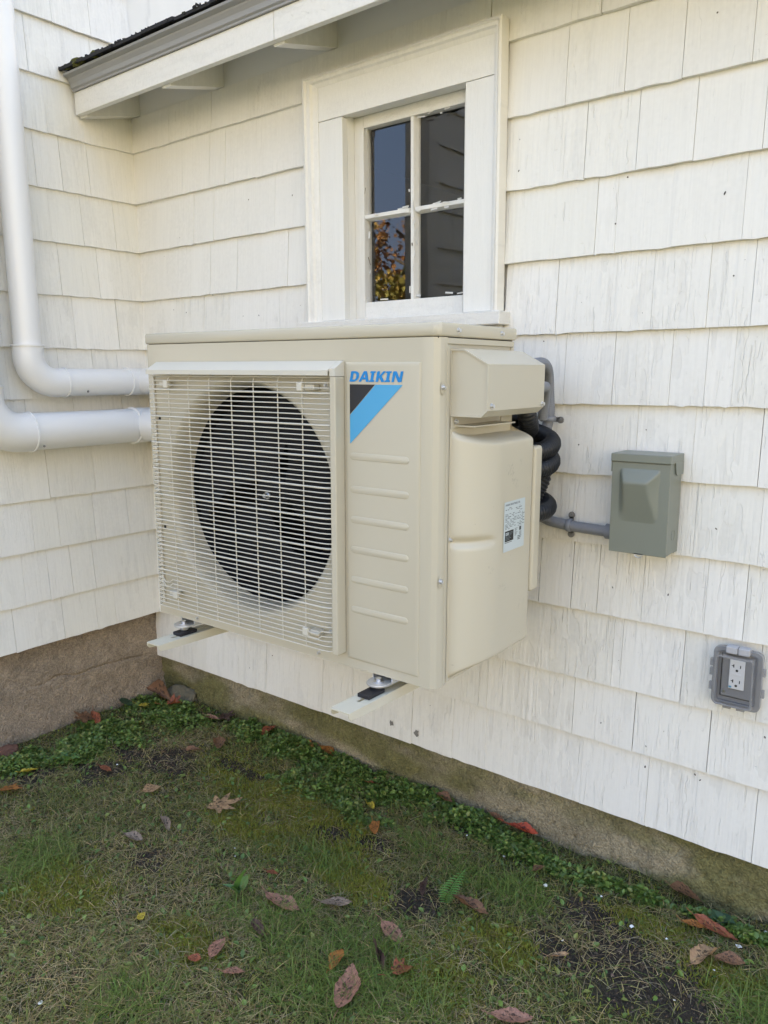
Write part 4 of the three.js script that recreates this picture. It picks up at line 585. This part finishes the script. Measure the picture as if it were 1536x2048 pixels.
// ---------------------------------------------------------------- fallen leaves, one by one
// half outlines of lobed leaves: angle from the tip, reach
const LOBE = [[[0, 1.15], [0.22, 0.78], [0.42, 0.42], [0.62, 0.62], [0.80, 1.02], [1.0, 0.66], [1.22, 0.36], [1.45, 0.62], [1.62, 0.82], [1.85, 0.50], [2.2, 0.30], [2.6, 0.42], [3.15, 0.5]], [[0, 1.1], [0.16, 0.82], [0.36, 0.50], [0.50, 0.62], [0.68, 0.98], [0.86, 0.60], [1.10, 0.44], [1.30, 0.80], [1.50, 0.56], [1.9, 0.40], [2.3, 0.46], [3.15, 0.42]]];
function leafGeo(kind, len, wid, curl, seed) {
  const q = mulberry(seed), P = [], C = [], UV = [], I = [], na = 48, nr = 5, lobes = kind === 'lobed';
  const rad = (a) => { const c = Math.cos(a), s = Math.sin(a); let r = 1 / Math.sqrt((c / (wid / len)) ** 2 + s * s); if (s > 0) r *= 1 + 0.22 * Math.pow(s, 6); else r *= 1 + 0.10 * Math.pow(-s, 8); if (lobes) { let d = Math.abs(a - Math.PI / 2); if (d > Math.PI) d = 2 * Math.PI - d; const K = LOBE[seed % 2], i = K.findIndex(([k]) => k >= d), [k0, r0] = K[i - 1] || K[0], [k1, r1] = K[i]; r = (r0 + (r1 - r0) * (k1 > k0 ? (d - k0) / (k1 - k0) : 0)) * (1 + 0.05 * Math.sin(a * 9 + seed)); } else r *= 1 + 0.025 * Math.sin(a * 21 + seed); return r * len * 0.5; };
  const ph = q() * 6, tw = (q() - 0.5) * 1.2, k1 = curl * (0.6 + 0.8 * q()), k2 = curl * (q() - 0.2);
  const shape = (x, y) => { const u = x / (wid * 0.5), v = y / (len * 0.5); return [x * (1 - 0.12 * Math.abs(k1)), len * (0.16 * k1 * u * u + 0.13 * k2 * v * v + 0.07 * tw * u * v + 0.018 * Math.sin(u * 6 + ph) * Math.sin(v * 7) + 0.012 * Math.abs(Math.sin(v * 9 + Math.abs(u) * 3))), y]; };
  if (!lobes) {   // lens-shaped blade, pointed at both ends, its margin a little wavy
    const nl = 18, nw = 8, lop = 0.75 + 0.3 * q();
    for (let j = 0; j <= nl; j++) for (let i = 0; i <= nw; i++) { const t = j / nl, e = (i / nw - 0.5) * 2, hw = wid * 0.5 * Math.pow(Math.sin(Math.PI * Math.pow(t, lop)), 0.85) * (1 + 0.05 * Math.sin(t * 40 + seed) + 0.06 * Math.sin(t * 11 + seed * 2)), x = e * hw + len * 0.05 * Math.sin(t * 3 + ph), y = (t - 0.5) * len; P.push(...shape(x, y)); UV.push(0.5 + e * 0.25 * Math.sin(Math.PI * t), 0.5 + y / len * 0.9); }
    for (let j = 0; j < nl; j++) for (let i = 0; i < nw; i++) { const a = j * (nw + 1) + i; I.push(a, a + nw + 1, a + 1, a + 1, a + nw + 1, a + nw + 2); }
    const g = new THREE.BufferGeometry(); g.setAttribute('position', new THREE.Float32BufferAttribute(P, 3)); g.setAttribute('uv', new THREE.Float32BufferAttribute(UV, 2)); g.setIndex(I); g.computeVertexNormals(); return g;
  }
  P.push(...shape(0, 0)); UV.push(0.5, 0.5);
  for (let r = 1; r <= nr; r++) for (let i = 0; i < na; i++) { const a = i / na * Math.PI * 2, R = rad(a) * r / nr, x = R * Math.cos(a), y = R * Math.sin(a); P.push(...shape(x, y)); UV.push(0.5 + x / len, 0.5 + y / len); }
  for (let i = 0; i < na; i++) I.push(0, 1 + i, 1 + (i + 1) % na); for (let r = 0; r < nr - 1; r++) for (let i = 0; i < na; i++) { const a = 1 + r * na + i, b = 1 + r * na + (i + 1) % na; I.push(a, a + na, b + na, a, b + na, b); }
  const g = new THREE.BufferGeometry(); g.setAttribute('position', new THREE.Float32BufferAttribute(P, 3)); g.setAttribute('uv', new THREE.Float32BufferAttribute(UV, 2)); g.setIndex(I); g.computeVertexNormals(); return g;
}
const leafTex = dataTex(256, (k, i, j) => { const x = (i / 256 - 0.5), y = (j / 256 - 0.5), vein = Math.min(1, Math.abs(x) / 0.008), side = Math.abs(((y - Math.abs(x) * 0.9) * 9 % 1 + 1) % 1 - 0.5), v2 = Math.min(1, side / 0.06), n = fbm(i / 22, j / 22, 170), b = sstep(0.58, 0.70, fbm(i / 14 + 9, j / 14, 174)); const v = (0.72 + 0.40 * n) * (0.82 + 0.18 * v2) * (0.72 + 0.28 * vein) * (1 - 0.45 * b); return [v, v * (0.96 + 0.06 * n), v]; }, true);
const LEAF = { tan: [[0.42, 0.265, 0.135], 'tan'], brown: [[0.21, 0.105, 0.050], 'brown'], dark: [[0.10, 0.055, 0.042], 'dark brown'], orange: [[0.40, 0.155, 0.030], 'orange'], rust: [[0.29, 0.085, 0.035], 'rust red'], pink: [[0.36, 0.185, 0.125], 'pinkish brown'], yellow: [[0.50, 0.40, 0.035], 'yellow'], grey: [[0.27, 0.205, 0.15], 'grey brown'], red: [[0.42, 0.062, 0.022], 'bright red'], olive: [[0.13, 0.125, 0.035], 'olive'], green: [[0.030, 0.075, 0.030], 'dark green'] };
const leafMat = {}; for (const k in LEAF) leafMat[k] = std(lin(...LEAF[k][0]), 0.62, { map: leafTex, bumpMap: leafTex, bumpScale: 0.0008 });
// pixel x, pixel y, length in photo pixels, heading, colour, kind, width ratio, curl, where it lies
const LEAVES = [
  [155, 1442, 52, 0.3, 'brown', 'lobed', 0.8, 0.7, 'leaning on the brown foundation'], [15, 1592, 66, 1.4, 'orange', 'lobed', 0.8, 0.4, 'on bare soil by the brown foundation'], [437, 1623, 82, 1.9, 'tan', 'lobed', 0.85, 0.35, 'lying on thatch beside the moss'], [305, 1588, 34, 2.4, 'tan', 'oval', 0.62, 0.4, 'on thin grass near bare soil'],
  [212, 1550, 26, 1.5, 'rust', 'oval', 0.75, 0.2, 'on the bare soil patch'], [267, 1693, 42, 1.1, 'grey', 'oval', 0.55, 0.9, 'curled on thatch'], [330, 1660, 36, 0.6, 'grey', 'oval', 0.45, 0.8, 'half sunk in thatch'], [622, 1492, 46, 1.0, 'orange', 'oval', 0.72, 0.3, 'with a yellow edge on the ground cover'],
  [702, 1494, 42, 1.4, 'orange', 'oval', 0.75, 0.4, 'against the mossy footing'], [545, 1470, 36, 2.6, 'rust', 'oval', 0.5, 0.5, 'on the leafy ground cover'], [437, 1500, 40, 0.2, 'brown', 'oval', 0.6, 1.0, 'curled at the edge of the ground cover'], [390, 1511, 40, 1.5, 'brown', 'oval', 0.32, 0.4, 'narrow and flat on dark soil'],
  [477, 1426, 46, 0.5, 'dark', 'lobed', 0.7, 0.6, 'under the unit by the footing'], [425, 1443, 32, 1.3, 'pink', 'oval', 0.5, 0.4, 'on ground cover near the corner'], [565, 1820, 74, 0.95, 'pink', 'oval', 0.48, 0.5, 'with reddish blotches near the plantain weed'], [672, 1818, 64, 1.75, 'grey', 'oval', 0.42, 0.3, 'long and flat on the grass'],
  [760, 1573, 46, 1.9, 'rust', 'oval', 0.6, 0.4, 'on dense ground cover'], [748, 1668, 40, 0.15, 'orange', 'oval', 0.5, 0.5, 'standing in ground cover beside dark soil'], [740, 1617, 26, 0.5, 'yellow', 'oval', 0.5, 0.6, 'half green in the ground cover'], [517, 1873, 46, 0.4, 'dark', 'oval', 0.38, 0.7, 'folded in green grass'],
  [436, 1912, 44, 2.9, 'pink', 'oval', 0.45, 0.6, 'upright in dry thatch'], [390, 1931, 26, 1.5, 'rust', 'oval', 0.7, 0.3, 'small and round in thatch'], [468, 1963, 42, 1.7, 'pink', 'oval', 0.55, 0.2, 'blunt and flat in the grass'], [673, 1937, 52, 2.75, 'orange', 'oval', 0.5, 0.4, 'yellow tinged in lush grass'],
  [691, 1996, 92, 2.95, 'pink', 'oval', 0.42, 0.5, 'longest, spotted, in lush grass'], [787, 1870, 58, 0.8, 'pink', 'oval', 0.5, 0.3, 'flat among green blades'], [755, 1925, 56, 0.25, 'dark', 'oval', 0.22, 0.9, 'thin and rolled in green grass'], [798, 1955, 62, 2.2, 'rust', 'lobed', 0.6, 1.0, 'crumpled in green grass'],
  [937, 1826, 74, 0.95, 'brown', 'oval', 0.40, 0.5, 'pointed, near the fern'], [1055, 1662, 62, 1.2, 'red', 'oval', 0.42, 0.5, 'leaning on the mossy footing'], [1005, 1645, 36, 1.0, 'brown', 'oval', 0.5, 0.5, 'against the mossy footing'], [848, 1790, 40, 3.0, 'dark', 'oval', 0.35, 0.7, 'narrow on dark soil beside the fern'],
  [1078, 1747, 32, 2.2, 'brown', 'oval', 0.5, 0.5, 'small on mossy ground'], [1375, 1802, 62, 1.35, 'brown', 'oval', 0.62, 0.5, 'large, against the base of the footing'], [1385, 1866, 38, 0.9, 'orange', 'oval', 0.4, 0.3, 'slim with a tan back, near ivy leaves'], [1430, 1873, 70, 1.0, 'rust', 'oval', 0.38, 0.3, 'long, near ivy leaves'],
  [1412, 1928, 66, 2.1, 'tan', 'oval', 0.42, 0.7, 'arched on bare soil'], [1458, 1936, 50, 1.3, 'brown', 'oval', 0.5, 0.3, 'beside a paint chip on bare soil'], [1022, 2056, 80, 1.6, 'pink', 'oval', 0.5, 0.4, 'in sparse grass beside bare soil'], [285, 1420, 30, 1.2, 'yellow', 'lobed', 0.8, 0.4, 'on ground cover in the corner'],
  [320, 1404, 66, 1.2, 'brown', 'oval', 0.3, 0.9, 'long and rolled against the corner'], [345, 1418, 46, 1.9, 'rust', 'lobed', 0.6, 0.9, 'crumpled in the corner'], [250, 1415, 26, 1.0, 'green', 'oval', 0.9, 0.2, 'rounded against the brown foundation'], [60, 1553, 32, 1.9, 'yellow', 'oval', 0.5, 0.5, 'on soil by the brown foundation'],
  [282, 1842, 18, 0.7, 'yellow', 'oval', 0.9, 0.5, 'tiny in dry thatch'], [545, 1757, 26, 1.5, 'rust', 'oval', 0.7, 0.3, 'beside the plantain weed'], [905, 1598, 36, 0.9, 'brown', 'oval', 0.5, 0.8, 'tucked under the footing'], [1116, 1925, 42, 1.7, 'tan', 'oval', 0.28, 0.5, 'slim on dark soil'], [192, 1452, 34, 0.6, 'rust', 'oval', 0.4, 0.8, 'thin, beside the leaning brown leaf'], [800, 1552, 34, 0.9, 'olive', 'lobed', 0.7, 0.4, 'against the footing'],
  [1100, 1872, 28, 1.2, 'olive', 'oval', 0.4, 0.4, 'small on bare soil'], [1075, 1655, 26, 1.5, 'dark', 'oval', 0.5, 0.5, 'behind the bright red leaf'],
];
LEAVES.forEach(([px, py, L, a, col, kind, ratio, curl, where], i) => {
  const p = onGround(px, py), depth = p.clone().sub(camera.position).length(), len = Math.max(0.016, L / FPX * depth * (0.90 + 0.25 * Math.abs(Math.cos(a)))), x = Math.max(0.02 + len * 0.12, p.x), z = Math.max(0.012 + len * 0.14, p.z);
  const lean = /leaning|against/.test(where), word = kind === 'lobed' ? 'lobed' : 'oval';
  const t = thing('fallen_leaf', `${LEAF[col][1]} ${word} fallen leaf ${where}`, 'leaf', [x, hgt(x, z) + 0.019 + (lean ? 0.010 : 0), z], 'fallen leaves on the ground');
  const b = mesh('blade', leafGeo(kind, len, len * ratio, curl * 1.4, 500 + i * 13), leafMat[col], t);
  t.rotation.order = 'YXZ'; t.rotation.set(rr(-0.22, 0.22) + (lean ? 0.35 : 0.08), a + 0.66, rr(-0.25, 0.25));
  mesh('stalk', tube([[0, 0.001, -len * 0.46], [0.001, 0.004, -len * 0.56], [rr(-0.004, 0.004), 0.008, -len * 0.70]], 0.0008, 6, 5), leafMat[col], t);
});
// white paint chips that fell off the siding
const chipMat = std(lin(0.80, 0.80, 0.78), 0.6);
for (const [px, py, s] of [[1091, 1776, 10], [1263, 1857, 10], [1125, 1887, 6], [1333, 1888, 7], [1476, 1900, 14], [1514, 1899, 12], [1453, 1925, 15], [1428, 1951, 7], [1348, 2010, 6], [934, 1675, 7], [470, 1703, 5], [470, 1716, 5], [82, 2014, 12], [1531, 1876, 12], [1203, 1796, 6], [1008, 1720, 7], [235, 1535, 5], [170, 1523, 4]]) {
  const p = onGround(px, py), d = 0.8 * s / FPX * p.clone().sub(camera.position).length(), x = Math.max(0.02, p.x), z = Math.max(0.01, p.z), n = 5 + Math.floor(rnd() * 3), pts = []; for (let i = 0; i < n; i++) { const a = i / n * 6.28 + rr(-0.3, 0.3); pts.push([Math.cos(a) * d * rr(0.35, 0.62), Math.sin(a) * d * rr(0.25, 0.62)]); }
  const c = mesh(numbered('paint_chip'), new THREE.ExtrudeGeometry(shapeOf(pts), { depth: 0.0006, bevelEnabled: false }).rotateX(-Math.PI / 2), chipMat, scene); c.position.set(x, hgt(x, z) + 0.009, z); c.rotation.set(rr(-0.3, 0.3), rr(0, 6), rr(-0.3, 0.3)); tag(c, 'small white paint chip lying on the ground', 'paint chip', 'paint chips below the siding');
}
// broad-leaved weeds and a fern
function weed(name, label, px, py, leaves) {
  const p = onGround(px, py), t = thing(name, label, 'plant', [p.x, hgt(p.x, p.z), p.z]);
  for (const [ang, rise, L, w, c] of leaves) { const g = ovalLeaf(10, 0.25).scale(L * w, L, L), m = mesh('leaf', g, std(lin(...c), 0.5), t); m.rotation.order = 'YXZ'; m.rotation.set(-rise, ang, 0); m.position.y = 0.006; }
}
weed('plantain_weed', 'light green plantain weed with one tall upright leaf', 478, 1792, [[1.9, 1.25, 0.085, 0.32, [0.10, 0.20, 0.035]], [3.6, 0.25, 0.060, 0.5, [0.13, 0.23, 0.06]], [0.9, 0.7, 0.075, 0.28, [0.06, 0.13, 0.04]], [0.3, 0.9, 0.055, 0.3, [0.09, 0.18, 0.03]], [5.2, 0.5, 0.05, 0.3, [0.07, 0.15, 0.03]]]);
weed('broadleaf_weed', 'green broad leaved weed at the foot of the brown foundation', 135, 1530, [[0.6, 0.9, 0.055, 0.42, [0.09, 0.18, 0.045]], [2.2, 0.4, 0.05, 0.5, [0.10, 0.19, 0.05]], [3.4, 0.3, 0.05, 0.5, [0.07, 0.15, 0.04]], [4.6, 0.4, 0.055, 0.45, [0.06, 0.13, 0.04]], [5.5, 0.5, 0.045, 0.45, [0.08, 0.16, 0.04]]]);
weed('ivy_sprig', 'dark green ivy sprig at the base of the mossy footing', 1440, 1850, [[0.2, 0.6, 0.035, 0.9, [0.035, 0.075, 0.04]], [1.4, 0.5, 0.04, 0.85, [0.04, 0.085, 0.045]], [2.6, 0.3, 0.035, 0.9, [0.03, 0.07, 0.035]], [4.0, 0.4, 0.035, 0.8, [0.045, 0.09, 0.04]], [5.3, 0.5, 0.03, 0.9, [0.035, 0.08, 0.04]]]);
{
  const p = onGround(890, 1810), t = thing('small_fern', 'small bright green fern frond standing in the grass', 'plant', [p.x, hgt(p.x, p.z), p.z]), gm = std(lin(0.085, 0.20, 0.035), 0.55);
  const spine = (s) => V3(0.010 * s + 0.02 * s * s, 0.085 * s, -0.045 * s * s); mesh('stem', tube([0, 0.25, 0.5, 0.75, 1].map(spine), 0.0008, 16, 5), gm, t); const lf = ovalLeaf(5, 0.1);
  for (let i = 1; i < 15; i++) for (const s of [-1, 1]) { const k = i / 15, L = 0.030 * Math.sin(Math.PI * (0.15 + 0.8 * k)), m = mesh('leaflet', lf, gm, t); m.position.copy(spine(k)); m.scale.set(L * 0.20, L, L); m.rotation.order = 'YXZ'; m.rotation.set(-0.35, s * 1.15 + 0.5, s * 0.3); }
}
// stones at the foot of the walls
function stone(label, x, y, z, s, color, seed) { const g = new THREE.IcosahedronGeometry(1, 4), p = g.attributes.position; for (let i = 0; i < p.count; i++) { const v = V3().fromBufferAttribute(p, i), k = 0.55 + 0.60 * fbm(v.x * 1.8 + seed, v.y * 1.8 + v.z * 1.3, seed) + 0.22 * fbm(v.x * 6 + v.z * 3, v.y * 6, seed + 4); p.setXYZ(i, v.x * k * s[0], v.y * k * s[1], v.z * k * s[2]); } g.computeVertexNormals(); const m = mesh(numbered('stone'), g, std(color, 0.95, { bumpMap: concreteMat().bumpMap, bumpScale: 0.004 }), scene); m.position.set(x, y, z); tag(m, label, 'stone'); }
stone('rough grey stone where the two foundations meet', 0.125, 0.004, 0.003, [0.095, 0.050, 0.045], lin(0.20, 0.18, 0.125), 3);
{ const p = onGround(6, 1508); stone('reddish broken brick lump against the brown foundation', Math.max(0.03, p.x), 0.01, p.z, [0.03, 0.025, 0.05], lin(0.24, 0.12, 0.085), 9); }
// bare wood where paint has come off low on the shingles

// ---------------------------------------------------------------- out of frame: sunlit autumn trees and shrubs across the lawn (mirrored in the panes, and the source of the warm light)
function tree(name, label, x, z, H, R, colors, seed, conifer = false, low = 0.25) {
  const q = mulberry(seed), t = thing(name, label, 'tree', [x, hgt(x, z), z], 'trees across the lawn');
  mesh('trunk', tube([[0, -0.1, 0], [0.05 * R, H * 0.3, 0.02], [-0.04 * R, H * 0.62, 0.05], [0.02, H * 0.9, 0]], Math.max(0.05, H * 0.018), 14, 8), std(lin(0.11, 0.085, 0.065), 0.95), t);
  for (let i = 0; i < 6; i++) { const a = i * 1.05 + q(), y0 = H * (0.3 + 0.08 * i); mesh('limb', tube([[0, y0, 0], [Math.cos(a) * R * 0.35, y0 + H * 0.08, Math.sin(a) * R * 0.35], [Math.cos(a) * R * 0.7, y0 + H * 0.13, Math.sin(a) * R * 0.7]], Math.max(0.02, H * 0.006), 8, 6), std(lin(0.11, 0.085, 0.065), 0.95), t); }
  const n = 5200, g = new THREE.BufferGeometry(); g.setAttribute('position', new THREE.Float32BufferAttribute([-0.5, 0, 0, 0, -0.12, 0.5, 0.5, 0, 0, -0.5, 0, 0, 0.5, 0, 0, 0, 0.12, -0.5], 3)); g.computeVertexNormals();
  const im = new THREE.InstancedMesh(g, std(lin(1, 1, 1), 0.8), n), m = new THREE.Matrix4(), e = new THREE.Euler(), qq = new THREE.Quaternion(), c = new THREE.Color();
  const clumps = Array.from({ length: 34 }, () => { const a = q() * 6.28, v = q(), r = conifer ? (1 - v) * R * Math.sqrt(q()) : R * Math.sqrt(1 - (2 * v - 1) ** 2 * 0.9) * Math.sqrt(q()); return [Math.cos(a) * r, H * (low + (1 - low) * v), Math.sin(a) * r, R * (conifer ? 0.22 * (1.15 - v) : 0.30) * (0.6 + 0.8 * q()), Math.floor(q() * colors.length)]; });
  for (let i = 0; i < n; i++) { const k = clumps[Math.floor(q() * 34)], a = q() * 6.28, b = Math.acos(2 * q() - 1), r = k[3] * Math.cbrt(q()), s = 0.05 + 0.11 * q() * Math.min(1.6, R / 2); e.set(q() * 6, q() * 6, q() * 6); qq.setFromEuler(e); m.compose(V3(k[0] + r * Math.sin(b) * Math.cos(a), k[1] + r * Math.cos(b) * 0.8, k[2] + r * Math.sin(b) * Math.sin(a)), qq, V3(s, s, s)); im.setMatrixAt(i, m); const cc = colors[k[4]], f = 0.7 + 0.6 * q(); im.setColorAt(i, c.setRGB(cc[0] * f, cc[1] * f, cc[2] * f)); }
  im.name = 'crown'; im.castShadow = im.receiveShadow = true; t.add(im); return t;
}
const GOLD = [[0.34, 0.24, 0.055], [0.30, 0.19, 0.04], [0.24, 0.22, 0.06]], RUST = [[0.26, 0.12, 0.04], [0.20, 0.10, 0.04], [0.30, 0.19, 0.06]], GREEN = [[0.09, 0.11, 0.03], [0.12, 0.13, 0.04], [0.06, 0.08, 0.03]];
// towards the gap that the left panes look into
tree('autumn_shrub', 'rusty autumn shrub across the lawn, left of the dark conifer', -4.6, 9.6, 2.4, 1.5, RUST, 1, false, 0.05);
tree('autumn_shrub', 'golden brown shrub across the lawn in front of the dark conifer', -6.2, 10.2, 2.9, 1.6, RUST.concat(GOLD), 2, false, 0.05);
tree('autumn_shrub', 'olive shrub at the lawn edge beyond the main house', -8.4, 10.4, 2.6, 1.7, GREEN.concat(RUST), 3, false, 0.05);
tree('conifer_tree', 'dark green conifer rising behind the autumn shrubs', -8.6, 14.5, 6.0, 1.5, GREEN, 4, true, 0.1);
tree('autumn_tree', 'rust leaved tree behind the conifer', -12.5, 15.5, 5.6, 2.6, RUST, 5);
// the far side of the lawn in front of both walls
tree('golden_tree', 'tall golden tree at the far corner of the lawn', 20.5, 16.5, 6.0, 3.0, GOLD, 6, false, 0.08);
tree('golden_tree', 'golden tree with a rusty side at the back of the lawn', 9.5, 22.5, 6.0, 3.0, GOLD.concat(RUST), 8, false, 0.08);
tree('golden_tree', 'wide green gold tree past the end of the addition', 25.5, 2.5, 6.0, 3.2, GOLD.concat(GREEN), 10, false, 0.08);

scene.updateMatrixWorld(true);
renderer.render(scene, camera);
